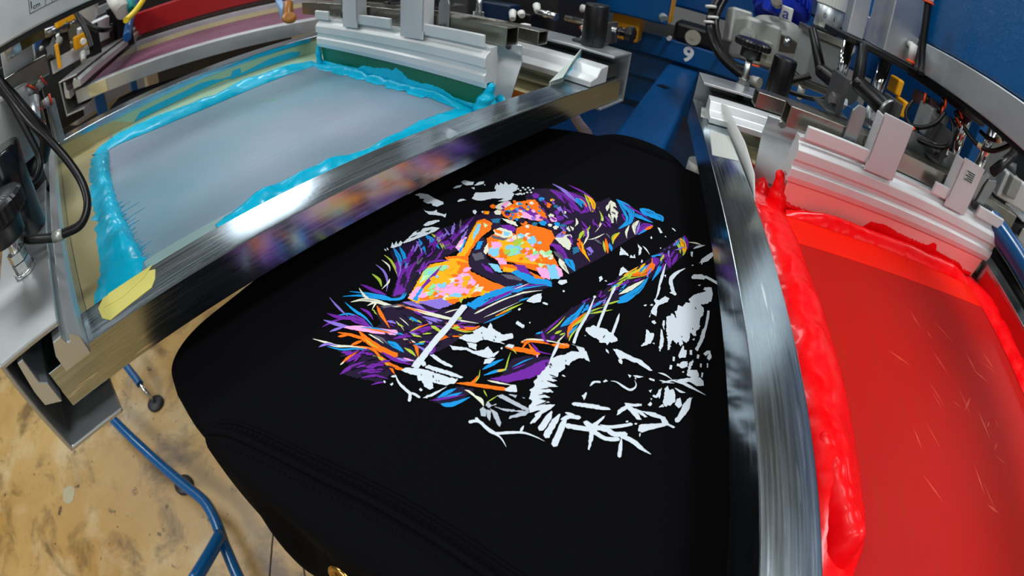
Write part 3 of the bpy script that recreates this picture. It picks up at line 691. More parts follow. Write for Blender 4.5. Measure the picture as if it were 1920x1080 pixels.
R01.2:0:3828,1796 3820,1803 3831,1823 3853,1831 3861,1821 3849,1795
D01.2:0:4078,1599 4063,1593 4055,1604 4061,1616 4075,1625 4092,1621 4093,1606
I01.2:0:3880,1378 3858,1384 3879,1410 3906,1428 3922,1415 3908,1387
Y01.2:0:3991,1541 3967,1541 3965,1563 3984,1582 4005,1575 4014,1556
V01.2:0:3855,1413 3830,1416 3845,1445 3872,1468 3888,1458 3903,1447 3881,1422
R01.2:0:3828,1536 3812,1541 3825,1560 3844,1578 3851,1563 3849,1545
O01.2:0:3993,1567 3981,1584 3982,1605 4007,1625 4022,1611 4016,1590
O01.2:0:3843,1558 3836,1576 3852,1604 3882,1614 3903,1605 3880,1569
P01.2:0:3895,1639 3861,1649 3877,1680 3902,1686 3918,1670
P01.2:0:3793,1678 3774,1673 3762,1685 3762,1702 3782,1705 3796,1702 3799,1691
T01.2:0:4077,1437 4074,1448 4080,1463 4098,1468 4104,1460 4097,1445
B01.2:0:3953,1567 3935,1570 3924,1576 3931,1586 3948,1593 3965,1581
P01.2:0:3981,1616 3950,1618 3955,1653 3990,1657 4001,1636
Y01.2:0:3818,1550 3783,1558 3776,1585 3807,1594 3821,1579
Y01.2:0:3892,1687 3879,1683 3870,1694 3881,1707 3898,1706 3902,1694
I01.2:0:3955,1398 3920,1393 3910,1417 3915,1445 3949,1434 3973,1420
P01.2:0:3818,1628 3796,1631 3791,1649 3806,1660 3827,1666 3834,1646
B01.2:0:3801,1625 3793,1630 3794,1641 3806,1651 3819,1654 3821,1644 3813,1633
T01.2:0:3987,1617 3973,1621 3981,1638 4002,1648 4007,1628
P01.2:0:2876,2205 2856,2183 2764,2131 2710,2119 2762,2160 2856,2207
V01.2:0:2673,2088 2620,2073 2557,2070 2553,2084 2628,2094
V01.2:0:3428,1932 3362,1919 3278,1920 3253,1933 3287,1948 3383,1947
V01.2:0:3045,2138 3032,2123 2971,2084 2942,2077 2978,2105 3032,2139
D01.2:0:2559,1942 2533,1929 2471,1916 2463,1925 2478,1937 2549,1951
S01.2:0:3474,2053 3399,2006 3339,1965 3268,1937 3296,1962 3338,1991 3424,2039
P01.2:0:2769,1947 2725,1940 2676,1934 2674,1943 2689,1952 2743,1955
V01.2:0:3214,2037 3158,2027 3107,2034 3113,2044 3178,2051
P01.2:0:3104,2034 3059,2002 3007,1976 3001,1982 3053,2012
V01.2:0:2943,2202 2893,2165 2800,2134 2784,2143 2880,2186
D01.2:0:2639,2130 2589,2107 2528,2096 2541,2108 2590,2126
D01.2:0:2667,2006 2633,1996 2577,1989 2595,2001 2640,2010
D01.2:0:2462,2006 2470,1997 2398,1959 2349,1935 2345,1944 2384,1976 2456,2015
P01.2:0:2807,2152 2738,2129 2641,2126 2669,2145 2748,2161
P01.2:0:2969,1935 2880,1908 2805,1898 2787,1910 2897,1936
P01.2:0:3419,1980 3338,1959 3235,1943 3260,1963 3344,1977
P01.2:0:3110,2113 3081,2083 2967,2038 2943,2041 2980,2066 3051,2097
P01.2:0:2731,2133 2690,2120 2650,2116 2622,2116 2604,2122 2650,2133 2702,2138
D01.2:0:2740,2026 2716,2010 2655,2000 2611,1993 2626,2004 2657,2016 2699,2023
P01.2:0:2856,2052 2796,2046 2708,2064 2738,2079 2810,2072
V01.2:0:3162,2064 3134,2056 3085,2058 3078,2067 3089,2077 3137,2071
D01.2:0:3027,2137 2989,2123 2919,2113 2878,2120 2857,2132 2932,2145 2986,2142
S01.2:0:3066,1922 3042,1920 2999,1927 2968,1942 2983,1949 3017,1948 3059,1934
D01.2:0:2750,2050 2696,2050 2642,2061 2590,2080 2622,2086 2656,2095 2726,2073
P01.2:0:2979,2057 2938,2030 2886,1999 2855,1993 2888,2018 2936,2039
P01.2:0:3021,2057 2976,2054 2899,2069 2929,2081 3004,2078
V01.2:0:2639,1962 2612,1940 2569,1919 2550,1914 2563,1927 2614,1958
D01.2:0:2479,1997 2431,1973 2372,1950 2382,1965 2430,1983
V01.2:0:3360,1904 3292,1880 3191,1858 3182,1870 3200,1888 3291,1900
D01.2:0:2997,1898 2989,1885 2916,1868 2882,1868 2865,1873 2918,1893 2982,1903
V01.2:0:3113,2055 3087,2049 3034,2050 3036,2061 3056,2066 3100,2064
P01.2:0:2891,1992 2840,1982 2792,1989 2774,2002 2849,2002
V01.2:0:3052,2013 3007,2016 2958,2023 2956,2035 2981,2038 3026,2030
S01.2:0:2762,2076 2729,2048 2665,2013 2650,2017 2723,2061
P01.2:0:2522,2022 2492,2013 2449,2015 2431,2021 2409,2030 2456,2032 2501,2031
P01.2:0:3183,1996 3092,1998 2994,2012 3020,2032 3106,2020
P01.2:0:2683,2136 2657,2136 2611,2144 2600,2160 2634,2158 2671,2149
P01.2:0:3025,2055 3005,2039 2955,2013 2890,1987 2919,2010 2942,2032 3027,2068
P01.2:0:2703,1916 2630,1915 2573,1947 2566,1968 2650,1951
V01.2:0:3372,2073 3311,2024 3201,1977 3162,1967 3166,1985 3292,2048
V01.2:0:2881,2204 2837,2181 2765,2154 2782,2172 2845,2200
P01.2:0:2730,1980 2682,1955 2588,1931 2575,1946 2686,1980
D01.2:0:2536,2045 2479,2017 2406,1988 2358,1986 2364,1999 2411,2023 2496,2047
P01.2:0:2802,2188 2738,2155 2669,2128 2661,2139 2738,2170
D01.2:0:3216,1983 3174,1977 3112,1986 3067,1999 3045,2020 3130,2009 3183,2000
S01.2:0:2763,2026 2748,2014 2692,2004 2665,2004 2647,2008 2698,2020 2756,2035
D01.2:0:3618,732 3625,757 3649,800 3686,824 3666,783 3645,745
P01.2:0:4338,915 4360,947 4388,975 4411,981 4376,941
D01.2:0:4051,1384 4043,1398 4086,1446 4113,1464 4120,1451 4079,1397
P01.2:0:4087,853 4123,880 4203,913 4207,900 4140,868
D01.2:0:3865,1018 3881,1037 3922,1070 3949,1077 3940,1059 3891,1025
S01.2:0:3966,638 3982,661 4001,684 4037,710 4034,695 4022,677 3996,657
P01.2:0:4026,1373 4044,1397 4076,1429 4098,1437 4088,1419 4056,1390
D01.2:0:4042,892 4044,903 4097,932 4142,949 4142,940 4110,919 4065,895
D01.2:0:4453,652 4501,681 4573,704 4588,698 4518,666
D01.2:0:4497,588 4524,613 4571,636 4615,654 4583,629 4542,601
P01.2:0:4136,732 4151,769 4196,820 4203,802 4180,763
P01.2:0:4164,694 4163,710 4194,753 4202,739 4187,707
P01.2:0:4207,1118 4207,1138 4260,1176 4296,1189 4241,1133
D01.2:0:3791,1105 3787,1123 3822,1159 3845,1168 3818,1121
P01.2:0:3873,1264 3873,1281 3901,1323 3943,1359 3942,1340 3933,1316 3895,1271
P01.2:0:4195,1417 4184,1430 4219,1479 4254,1523 4254,1501 4246,1477 4224,1448
P01.2:0:3845,855 3873,880 3958,913 4017,926 3981,897 3893,862
V01.2:0:3821,1064 3820,1078 3845,1107 3878,1146 3891,1142 3870,1106 3841,1073
S01.2:0:3829,684 3827,728 3866,784 3887,781 3869,728
D01.2:0:4340,1060 4361,1076 4396,1095 4441,1114 4436,1104 4408,1086 4364,1063
D01.2:0:4182,1228 4198,1252 4234,1285 4284,1319 4278,1301 4266,1278 4210,1235
D01.2:0:4529,705 4511,717 4551,775 4584,792 4589,769 4557,728
P01.2:0:4355,586 4383,615 4446,648 4504,669 4476,640 4409,602
D01.2:0:3700,920 3683,926 3718,979 3755,1030 3774,1025 3755,978 3724,933
D01.2:0:4163,842 4172,865 4186,887 4208,905 4208,889 4186,856
P01.2:0:4082,794 4082,810 4117,855 4160,880 4138,841 4107,807
D01.2:0:4152,1455 4140,1451 4146,1481 4161,1496 4174,1507 4174,1485 4162,1460
D01.2:0:4509,681 4499,690 4533,726 4576,769 4579,749 4566,722 4531,688
P01.2:0:4015,1198 4024,1240 4046,1285 4072,1304 4085,1291 4051,1244
D01.2:0:3812,964 3840,1003 3865,1032 3893,1051 3926,1068 3890,1026 3856,994
D01.2:0:4401,762 4394,770 4415,798 4449,840 4454,823 4439,795 4417,765
S01.2:0:4368,885 4398,906 4441,928 4485,941 4462,920 4402,892
P01.2:0:4169,694 4166,705 4190,737 4231,773 4244,765 4226,732 4190,704
D01.2:0:4240,1191 4264,1216 4328,1261 4373,1270 4405,1275 4348,1238 4277,1198
D01.2:0:4054,1341 4081,1379 4115,1418 4165,1454 4208,1472 4154,1412 4101,1372
D01.2:0:4195,646 4230,674 4308,710 4360,721 4387,720 4343,687 4249,654
P01.2:0:4109,1199 4105,1205 4148,1227 4196,1250 4201,1243 4166,1218 4127,1203
S01.2:0:4453,725 4442,725 4446,752 4457,781 4468,770 4476,755 4463,731
D01.2:0:4410,884 4403,897 4413,926 4435,955 4442,932 4429,889
D01.2:0:4353,1269 4365,1287 4395,1317 4449,1352 4438,1330 4422,1308 4376,1276
D01.2:0:4043,936 4049,950 4081,974 4094,974 4065,946
P01.2:0:4263,1351 4259,1364 4263,1383 4272,1412 4284,1409 4289,1390 4274,1367
D01.2:0:4255,1246 4278,1285 4319,1323 4345,1329 4302,1279
D01.2:0:3734,894 3724,898 3731,924 3741,939 3745,924 3747,897
P01.2:0:4175,1124 4165,1146 4194,1195 4219,1237 4231,1226 4227,1197 4206,1161
P01.2:0:3940,1183 3987,1225 4061,1271 4088,1269 4004,1208
P01.2:0:3963,1231 3949,1231 3965,1271 3984,1300 4003,1309 3994,1272 3979,1236
V01.2:0:4071,1134 4061,1148 4088,1197 4109,1208 4112,1192 4095,1158
D01.2:0:4192,736 4186,767 4192,805 4215,834 4230,812 4218,758
D01.2:0:3829,1054 3841,1072 3889,1107 3919,1115 3910,1097 3862,1069
P01.2:0:4227,712 4249,751 4340,818 4332,787 4289,746
P01.2:0:4178,1207 4189,1227 4266,1264 4263,1250 4211,1214
D01.2:0:4002,1240 4026,1265 4064,1294 4086,1300 4076,1285 4038,1256
P01.2:0:4310,985 4306,998 4348,1036 4389,1062 4393,1052 4390,1031 4331,987
P01.2:0:4003,891 4006,914 4036,954 4073,983 4109,999 4065,946 4034,909
P01.2:0:3951,897 3953,918 3973,947 3992,955 3971,918
V01.2:0:4232,1365 4227,1370 4270,1393 4306,1410 4318,1408 4279,1385 4235,1357
S01.2:0:4269,718 4272,729 4295,753 4329,772 4342,769 4321,745 4289,727
P01.2:0:3649,923 3702,968 3787,1020 3792,1001 3720,951
P01.2:0:3858,1074 3854,1085 3860,1113 3882,1145 3899,1147 3886,1111 3872,1088
B01.2:0:3040,443 3013,443 2981,446 2963,452 2947,460 2983,459 3018,451
P01.2:0:3516,307 3484,301 3426,304 3402,311 3380,319 3433,317 3480,315
D01.2:0:3784,246 3732,247 3661,260 3638,272 3667,276 3740,263
B01.2:0:3337,364 3313,374 3272,412 3289,415 3335,381
V01.2:0:3130,410 3077,403 3027,404 3026,411 3083,417
D01.2:0:3083,491 3030,500 2983,509 2939,528 2942,539 3000,524 3037,511
B01.2:0:4020,102 3976,123 3911,185 3936,194 4006,134
B01.2:0:4412,-33 4346,-23 4283,-15 4257,1 4235,14 4305,-1 4358,-14
P01.2:0:3538,199 3507,207 3461,239 3442,263 3479,248 3515,222
P01.2:0:3421,376 3372,389 3320,404 3284,427 3302,430 3339,428 3417,393
V01.2:0:3079,409 3059,417 3033,442 3028,454 3033,457 3048,446 3073,425
B01.2:0:3759,199 3720,190 3641,204 3647,212 3726,213
V01.2:0:3749,152 3700,143 3609,149 3584,159 3612,166 3700,164
D01.2:0:4206,13 4145,37 4084,83 4015,134 4044,135 4110,104 4175,53
B01.2:0:3765,195 3698,205 3606,239 3635,244 3718,224
V01.2:0:4414,-12 4322,0 4237,20 4240,32 4333,14
L01.2:0:3558,295 3523,292 3454,307 3409,321 3393,335 3460,329 3537,310
P01.2:0:3161,422 3131,428 3084,449 3071,464 3064,477 3104,458 3138,442
B01.2:0:3401,307 3353,308 3299,307 3275,319 3242,332 3308,331 3374,319
D01.2:0:3472,300 3422,314 3385,338 3378,352 3438,327
V01.2:0:3796,178 3763,182 3700,197 3712,205 3782,191
P01.2:0:3450,287 3407,292 3341,335 3325,356 3361,348 3412,318
P01.2:0:3322,355 3253,358 3193,372 3174,388 3277,377
P01.2:0:4060,62 4011,68 3941,95 3936,105 3957,106 4028,84
D01.2:0:2974,515 2947,534 2920,558 2936,555 2963,537
D01.2:0:4007,48 3923,54 3830,67 3796,84 3849,84 3938,71
D01.2:0:3199,470 3170,478 3143,495 3122,511 3147,505 3183,487
B01.2:0:2962,518 2918,511 2842,521 2826,536 2931,534
L01.2:0:4032,84 4006,75 3924,82 3886,91 3912,99 4008,95
B01.2:0:2913,478 2908,470 2836,476 2798,491 2816,497 2851,499 2897,487
V01.2:0:4283,-88 4240,-68 4198,-41 4174,-17 4172,-3 4221,-32 4284,-72
L01.2:0:3729,201 3665,199 3597,212 3589,222 3664,215
P01.2:0:2957,487 2948,477 2874,483 2840,493 2827,502 2883,502 2928,495
P01.2:0:3175,472 3162,466 3101,464 3084,472 3104,481 3169,479
P01.2:0:3044,533 3007,541 2961,560 2942,578 2974,574 3021,551
D01.2:0:3901,79 3854,85 3799,101 3771,115 3762,125 3810,116 3859,98
P01.2:0:4164,-4 4133,-8 4052,-2 3994,13 3991,23 4067,18 4166,7
D01.2:0:3495,384 3461,380 3389,386 3363,399 3348,409 3402,408 3471,397
D01.2:0:3003,428 2973,434 2932,458 2901,483 2944,469 2984,447
V01.2:0:3323,416 3306,424 3278,446 3275,460 3296,449 3316,430
P01.2:0:3010,462 2977,467 2930,505 2939,513 2988,485
D01.2:0:4244,65 4202,60 4143,64 4112,70 4133,76 4203,73
D01.2:0:3309,312 3294,309 3253,344 3233,365 3232,379 3270,355 3310,325
D01.2:0:3821,192 3807,194 3775,224 3773,240 3797,225 3822,201
D01.2:0:1861,1529 1861,1554 1866,1583 1876,1596 1880,1586 1872,1552
D01.2:0:2113,1544 2103,1554 2091,1588 2097,1619 2107,1630 2115,1592 2122,1555
D01.2:0:1896,1484 1871,1503 1853,1528 1833,1559 1843,1565 1866,1538 1891,1510
L01.2:0:1945,1444 1929,1450 1909,1469 1901,1483 1904,1489 1921,1482 1941,1460
V01.2:0:1964,1523 1950,1548 1940,1591 1946,1623 1962,1599 1970,1552
B01.2:0:1911,1628 1903,1640 1897,1662 1898,1683 1909,1673 1913,1644
V01.2:0:1911,1379 1906,1389 1903,1407 1905,1423 1910,1421 1914,1409 1914,1392
P01.2:0:2083,1491 2063,1498 2036,1522 2040,1531 2050,1537 2070,1511
D01.2:0:2076,1293 2078,1314 2091,1347 2105,1364 2100,1340 2091,1315
D01.2:0:2255,1430 2254,1452 2256,1475 2264,1492 2273,1504 2273,1479 2266,1445
L01.2:0:2088,1578 2080,1593 2083,1618 2090,1632 2093,1599
P01.2:0:2156,1612 2149,1635 2146,1671 2154,1706 2164,1705 2171,1678 2164,1642
V01.2:0:1977,1749 1965,1750 1955,1793 1955,1828 1966,1823 1980,1807 1982,1768
D01.2:0:1969,1752 1952,1759 1932,1787 1941,1794 1965,1771
D01.2:0:1839,1689 1836,1711 1840,1750 1852,1772 1856,1749 1850,1708
P01.2:0:2273,1276 2250,1287 2227,1314 2212,1344 2241,1327 2271,1296
B01.2:0:1918,1446 1906,1446 1888,1474 1873,1500 1880,1510 1902,1484 1920,1459
D01.2:0:2090,1678 2082,1713 2089,1770 2104,1774 2104,1718
D01.2:0:2050,1421 2038,1431 2027,1451 2022,1473 2037,1466 2049,1437
P01.2:0:2208,1259 2198,1277 2208,1325 2221,1327 2219,1283
L01.2:0:2083,1385 2073,1416 2081,1483 2098,1504 2108,1483 2099,1425
P01.2:0:1963,1397 1944,1419 1936,1451 1944,1458 1956,1429
D01.2:0:2188,1418 2163,1439 2155,1482 2164,1495 2188,1452
L01.2:0:1959,1493 1945,1527 1941,1569 1953,1586 1962,1532
D01.2:0:1967,1622 1959,1635 1968,1674 1978,1702 1982,1679 1978,1641
L01.2:0:2197,1304 2189,1295 2160,1326 2154,1347 2165,1348 2183,1344 2200,1314
D01.2:0:1968,1370 1949,1380 1930,1418 1943,1420 1965,1393
L01.2:0:2293,1339 2265,1344 2234,1392 2247,1402 2294,1366
D01.2:0:2171,1786 2137,1808 2101,1846 2117,1856 2157,1821
L01.2:0:2036,1453 2020,1464 2006,1480 1989,1505 1997,1512 2018,1493 2029,1471
L01.2:0:1972,1932 1976,1967 1992,2004 2002,2008 1990,1968
D01.2:0:1970,1333 1955,1358 1951,1411 1966,1419 1978,1364
V01.2:0:2255,1326 2250,1339 2248,1362 2253,1379 2258,1375 2264,1366 2261,1341
D01.2:0:2152,1261 2117,1283 2093,1309 2077,1336 2105,1320 2129,1296
P01.2:0:2077,1566 2070,1565 2057,1581 2049,1597 2054,1602 2068,1588 2080,1571
D01.2:0:1934,1546 1931,1578 1938,1616 1950,1647 1952,1616 1947,1582
P01.2:0:2136,1342 2125,1364 2120,1398 2122,1442 2137,1407 2140,1370
D01.2:0:1873,1523 1877,1548 1891,1583 1907,1596 1891,1540
D01.2:0:2036,1909 2034,1930 2047,1969 2061,1997 2071,2002 2068,1972 2050,1916
V01.2:0:2119,1506 2110,1504 2117,1537 2123,1556 2134,1576 2131,1540 2127,1509
L01.2:0:2066,1645 2060,1649 2062,1680 2070,1686 2076,1682 2071,1655
P01.2:0:1945,1742 1938,1754 1936,1784 1944,1785 1949,1758
D01.2:0:2001,1524 1995,1522 1989,1544 1986,1566 1992,1573 2002,1551 2004,1531
V01.2:0:1868,1430 1862,1433 1862,1459 1866,1473 1872,1487 1878,1465 1875,1434
D01.2:0:2083,1287 2073,1308 2069,1339 2075,1354 2083,1341 2090,1309
L01.2:0:1979,1675 1971,1692 1970,1727 1977,1741 1984,1731 1984,1700
D01.2:0:1633,1667 1602,1676 1567,1715 1569,1733 1620,1697
P01.2:0:1558,1849 1544,1851 1526,1899 1521,1932 1541,1921 1564,1866
D01.2:0:1569,1552 1550,1561 1525,1601 1514,1628 1520,1638 1542,1612 1555,1586
P01.2:0:1547,1794 1513,1802 1470,1828 1481,1837 1520,1818
P01.2:0:1561,1622 1550,1619 1516,1645 1507,1666 1503,1684 1534,1661 1567,1631
P01.2:0:1526,1685 1492,1706 1452,1758 1465,1771 1503,1724
D01.2:0:1505,1732 1480,1735 1447,1752 1425,1772 1448,1774 1491,1749
P01.2:0:1612,1829 1593,1830 1570,1841 1550,1852 1552,1859 1576,1852 1607,1840
P01.2:0:1487,1608 1477,1623 1467,1643 1460,1671 1471,1659 1478,1647 1487,1624
D01.2:0:1517,1879 1508,1877 1482,1898 1477,1915 1481,1919 1497,1911 1516,1889
P01.2:0:1564,1658 1554,1653 1523,1660 1500,1667 1511,1671 1527,1673 1557,1666
P01.2:0:1666,1774 1638,1775 1601,1789 1573,1805 1588,1808 1611,1805 1644,1792
P01.2:0:1557,1563 1543,1568 1530,1592 1528,1609 1555,1578
P01.2:0:1500,1569 1480,1569 1455,1592 1459,1598 1488,1585
P01.2:0:1662,1566 1637,1573 1601,1603 1586,1626 1583,1642 1617,1618 1639,1596
P01.2:0:1626,1799 1581,1794 1522,1807 1541,1816 1591,1817
P01.2:0:1561,1846 1531,1859 1510,1888 1515,1894 1541,1876
P01.2:0:1577,1785 1562,1779 1528,1782 1485,1790 1508,1796 1532,1800 1565,1793
P01.2:0:1557,1855 1531,1880 1513,1927 1526,1926 1543,1897
D01.2:0:1470,1613 1452,1633 1437,1673 1440,1703 1474,1638
P01.2:0:1616,1575 1593,1588 1565,1608 1559,1627 1561,1635 1582,1621 1598,1601
P01.2:0:1526,1598 1512,1610 1492,1654 1506,1651 1523,1619
D01.2:0:1619,1492 1601,1514 1580,1556 1587,1568 1600,1563 1612,1526
P01.2:0:1633,1695 1611,1721 1591,1790 1610,1787 1632,1735
X01.2:0:3274,-337 3279,-325 3288,-317 3294,-321 3288,-329
X01.2:0:3421,-320 3431,-309 3444,-305 3456,-307 3439,-315
X01.2:0:2951,-302 2956,-293 2969,-285 2980,-289 2964,-299
X01.2:0:3289,-339 3291,-331 3300,-324 3312,-319 3322,-321 3315,-332 3300,-339
X01.2:0:2303,511 2307,518 2316,523 2323,525 2320,519 2312,512
X01.2:0:1634,1246 1636,1255 1642,1264 1649,1266 1649,1260 1642,1250
X01.2:0:1746,1059 1749,1065 1756,1072 1765,1074 1768,1071 1762,1064 1752,1058
X01.2:0:1672,1196 1668,1200 1674,1215 1681,1215 1683,1209 1678,1196
X01.2:0:2219,1063 2219,1068 2226,1076 2235,1082 2236,1077 2233,1071 2225,1064
X01.2:0:2166,1168 2168,1175 2179,1180 2184,1179 2175,1169
X01.2:0:2228,1021 2233,1032 2240,1040 2252,1048 2247,1037 2240,1025
W01:0:3600,2714 3656,2691 3682,2599 3650,2485 3636,2371 3610,2346 3527,2373 3520,2428 3552,2465 3524,2490 3537,2560 3582,2576 3566,2627 3602,2652
W01:0:3417,2469 3399,2435 3427,2366 3477,2347 3440,2323 3444,2232 3471,2228 3405,2193 3407,2251 3363,2366 3387,2433
W01.0:0:3938,2442 4010,2425 4049,2387 3990,2382 3934,2424
W01.0:0:4099,2433 4155,2420 4160,2361 4177,2309 4112,2287 4066,2336 4067,2383
W01.0:0:4108,2269 4206,2264 4250,2220 4199,2199 4129,2236
W01.0:0:4045,2270 4077,2244 4029,2224
W01.0:0:3724,2249 3777,2253 3801,2223 3793,2182 3771,2205 3720,2232
W01.0:0:4183,2190 4198,2176 4170,2161
W01.5:0:3854,2152 3981,2181 4029,2105 4121,2008 4291,2083 4258,2035 4325,2055 4299,1997 4379,2023 4328,1952 4387,1937 4376,1857 4274,1822 4198,1844 4190,1811 4058,1788 4031,1874 3976,1960 3866,2043 3847,2119
W01.0:0:4148,2037 4260,2081 4198,2031
W01.0:0:3950,1889 4045,1853 4076,1783 3998,1815
W01.0:0:4179,1805 4249,1767 4241,1735 4178,1762
W00.5:0:4296,1835 4326,1833 4323,1814 4290,1807
W00.5:0:4276,1796 4305,1794 4302,1775 4270,1768
W00.5:0:4350,1802 4379,1800 4376,1781 4343,1774
W00.5:0:4329,1763 4358,1761 4356,1742 4323,1735
W00.5:0:4281,1719 4311,1717 4308,1698 4275,1692
W00.5:0:4240,1736 4269,1733 4266,1715 4234,1708
W00.5:0:4347,1713 4377,1711 4374,1692 4341,1686
W00.5:0:4402,1702 4432,1699 4429,1681 4395,1674
W00.5:0:4383,1752 4413,1750 4410,1731 4377,1724
W00.5:0:4214,1752 4243,1750 4240,1731 4208,1725
W00.5:0:4307,1681 4337,1678 4334,1660 4301,1654
W01:0:2841,2310 3046,2317 3141,2272 3200,2213 3219,2143 3146,2150 3023,2204 2917,2254 2840,2294
W01.0:0:3177,2310 3252,2305 3332,2231 3318,2207 3233,2236 3172,2279
K01.0:0:3051,2307 3136,2282 3075,2268 3041,2286
K01.0:0:3085,2233 3161,2201 3108,2193
K115:3:2936,2295 3023,2260
W01:0:2723,2367 2797,2403 2769,2360 2832,2380 2796,2332 2860,2351 2841,2310 2793,2302 2730,2338
W113:3:2680,2405 2661,2368
W112:3:2706,2396 2678,2356
W01.0:0:3648,2025 3683,2010 3654,1973 3607,1966 3616,1993
W01.0:0:3686,1942 3709,1927 3667,1911
W01.5:0:3752,481 3888,508 3844,440 3796,396 3784,448
W01.0:0:3772,383 3824,385 3801,354 3857,351 3796,329
W01.0:0:4045,375 4020,343 3995,311 3892,298 3859,314 3958,333
W01.0:0:4465,250 4470,224 4400,176 4373,197
W01.0:0:4230,278 4263,272 4233,256 4206,263
W01.0:0:4555,104 4563,85 4528,48 4518,63
W119:3:4038,316 4000,268 3934,215
W01.0:0:4346,144 4365,135 4336,122
W01.0:0:4114,148 4124,133 4093,134
W01.0:0:3772,267 3815,266 3793,251 3758,255
W01:0:3458,400 3566,415 3604,402 3559,330 3515,370 3456,388
W01.0:0:3333,556 3364,538 3330,515 3298,522 3277,526
W01.0:0:3313,498 3332,482 3312,469
W01.0:0:2998,774 3008,766 2993,753 2981,761
W01:0:3073,848 3110,847 3150,795 3117,776 3063,805 3060,826
W01.0:0:3825,-243 3885,-258 3935,-338 3919,-379 3866,-374 3832,-304 3805,-259
W144:2:3919,-379 3891,-497 3856,-604
W01:0:4091,-283 4192,-301 4287,-341 4413,-406 4336,-416 4190,-367 4138,-321 4090,-315 4123,-297
W01.0:0:4242,-167 4258,-191 4160,-200 4171,-183
W01.0:0:3746,-324 3772,-351 3739,-344
W138:1:3929,-162 3831,-106 3684,-62 3554,-100 3485,-138
W01.0:0:3482,-86 3528,-118 3494,-154 3472,-147
W01.0:0:4017,-211 4038,-233 4014,-230
W01.0:0:3696,13 3718,-6 3671,-10
W126:3:3887,36 3707,28 3519,21 3329,5
W127:3:3306,388 3227,386 3122,386
W124:3:3086,506 3045,502
W02:0:3495,-277 3592,-319 3657,-381 3709,-422 3706,-386 3748,-392 3790,-460 3691,-486 3599,-487 3524,-450 3484,-397 3444,-433 3363,-441 3302,-422 3167,-440 3122,-414 3067,-425 3056,-405 3081,-367 2981,-376 2944,-362 2963,-314 2915,-335 2879,-322 2921,-291 2887,-283 2922,-238 2809,-243 2787,-227 2902,-200 3003,-166 3156,-130 3187,-157 3227,-170 3188,-217 3268,-184 3287,-202 3361,-198 3362,-244 3428,-254 3453,-297
W123:2:3437,-482 3275,-490 3113,-483 2955,-467
W01.0:0:3164,-463 3230,-497 3077,-500 2898,-468 2914,-443 3041,-462
W01.0:0:3007,-398 3034,-420 3004,-420
W01.0:0:3097,-111 3108,-130 2992,-147 3039,-119
W01:0:2990,-115 2984,-132 2887,-172 2805,-181 2758,-172 2776,-152 2884,-141
W01.0:0:2751,-159 2764,-171 2740,-177
W01:0:2922,-5 2919,-27 2898,-43 2913,-71 2883,-84 2794,-81 2750,-51 2718,-19 2728,-11 2782,-32 2861,-16
W01.0:0:2799,-90 2811,-107 2794,-112
W01.0:0:3039,-22 3062,-43 3040,-65 3015,-55 3021,-32
W01:0:3310,23 3329,-23 3413,-61 3402,-104 3347,-99 3268,-37 3230,-30 3116,-46 3134,7 3070,7 3190,10 3266,-4
W119:2:3505,12 3416,9 3293,8
W123:1:3086,506 2851,487 2637,491 2490,474
W123:1:3283,381 3041,382 2811,369 2726,360
W123:1:2986,252 2867,242 2751,236
W02:0:2684,447 2748,399 2737,353 2755,308 2737,261 2756,227 2719,215 2706,186 2684,174 2637,209 2640,229 2595,235 2614,251 2595,285 2617,322 2622,364 2631,398 2653,436
K01.0:0:2662,292 2695,283 2640,280
W01.0:0:2607,429 2611,420 2597,417
W118:3:2555,231 2521,195
W02:0:2583,181 2597,155 2587,73 2579,11 2583,-47 2552,-116 2527,-167 2510,-147 2523,-84 2539,-40 2530,16 2536,67 2513,109 2539,137
W01.0:0:2500,110 2520,97 2493,73 2468,70 2471,91
W01:0:2469,486 2472,457 2440,416 2385,346 2372,298 2421,330 2458,359 2481,392 2474,428
W01.5:0:2307,537 2344,494 2403,459 2428,401 2390,338 2364,386 2320,417 2265,424 2263,452 2217,442 2166,468 2122,459 2101,496 2092,446 2054,494 2048,418 2011,485 1989,430 1944,501 1935,433 1886,502 1898,417 1848,467 1895,381 1832,415 1792,468 1752,502 1792,530 1848,529 1854,559 1917,570 1921,586 1976,570 2001,591 2079,580 2189,563 2264,566
W124:3:2452,578 2341,570 2214,564
W115:3:2158,437 2156,408
K111:3:2118,522 2119,486 2121,449
K111:3:2055,514 2070,465
K110:3:1968,521 1997,479 2022,444
K110:3:1914,514 1947,475 1989,439
K111:3:1824,491 1882,446 1938,426
K19:3:2199,567 2203,550 2222,549
W118:1:2160,219 2209,205 2230,166
W01.0:0:2245,148 2273,135 2266,115 2241,137
W120:3:2277,98 2288,55 2271,-7 2265,-56 2297,-84 2335,-86 2371,-61
W01.0:0:2397,-1 2399,-29 2371,-23
W121:3:2405,-41 2411,-78 2431,-116
W119:1:2433,-159 2436,-202
W01.0:0:2388,-56 2399,-67 2378,-73
W01.0:0:2053,243 2071,232 2096,228 2095,218 2052,211 2023,213
W01:0:1954,280 1979,264 2023,146 2044,27 2034,15 2007,68 1972,180 1947,260
W00.7:0:2695,-291 2741,-285 2744,-302 2698,-308
W00.7:0:2599,-286 2644,-281 2649,-301 2604,-306
W00.7:0:2830,-411 2883,-406 2886,-425 2833,-430
W00.7:0:2819,-477 2863,-474 2867,-493 2823,-496
W00.7:0:2740,-522 2780,-518 2782,-531 2742,-535
W00.7:0:2764,-578 2811,-572 2810,-583 2764,-588
W00.7:0:2643,-551 2692,-545 2694,-560 2644,-565
W00.7:0:2614,-393 2630,-393 2635,-407 2619,-406
W00.7:0:2659,-335 2687,-334 2692,-350 2663,-351
W01:0:2768,-325 2902,-338 2856,-359 2865,-378 2787,-389 2748,-340
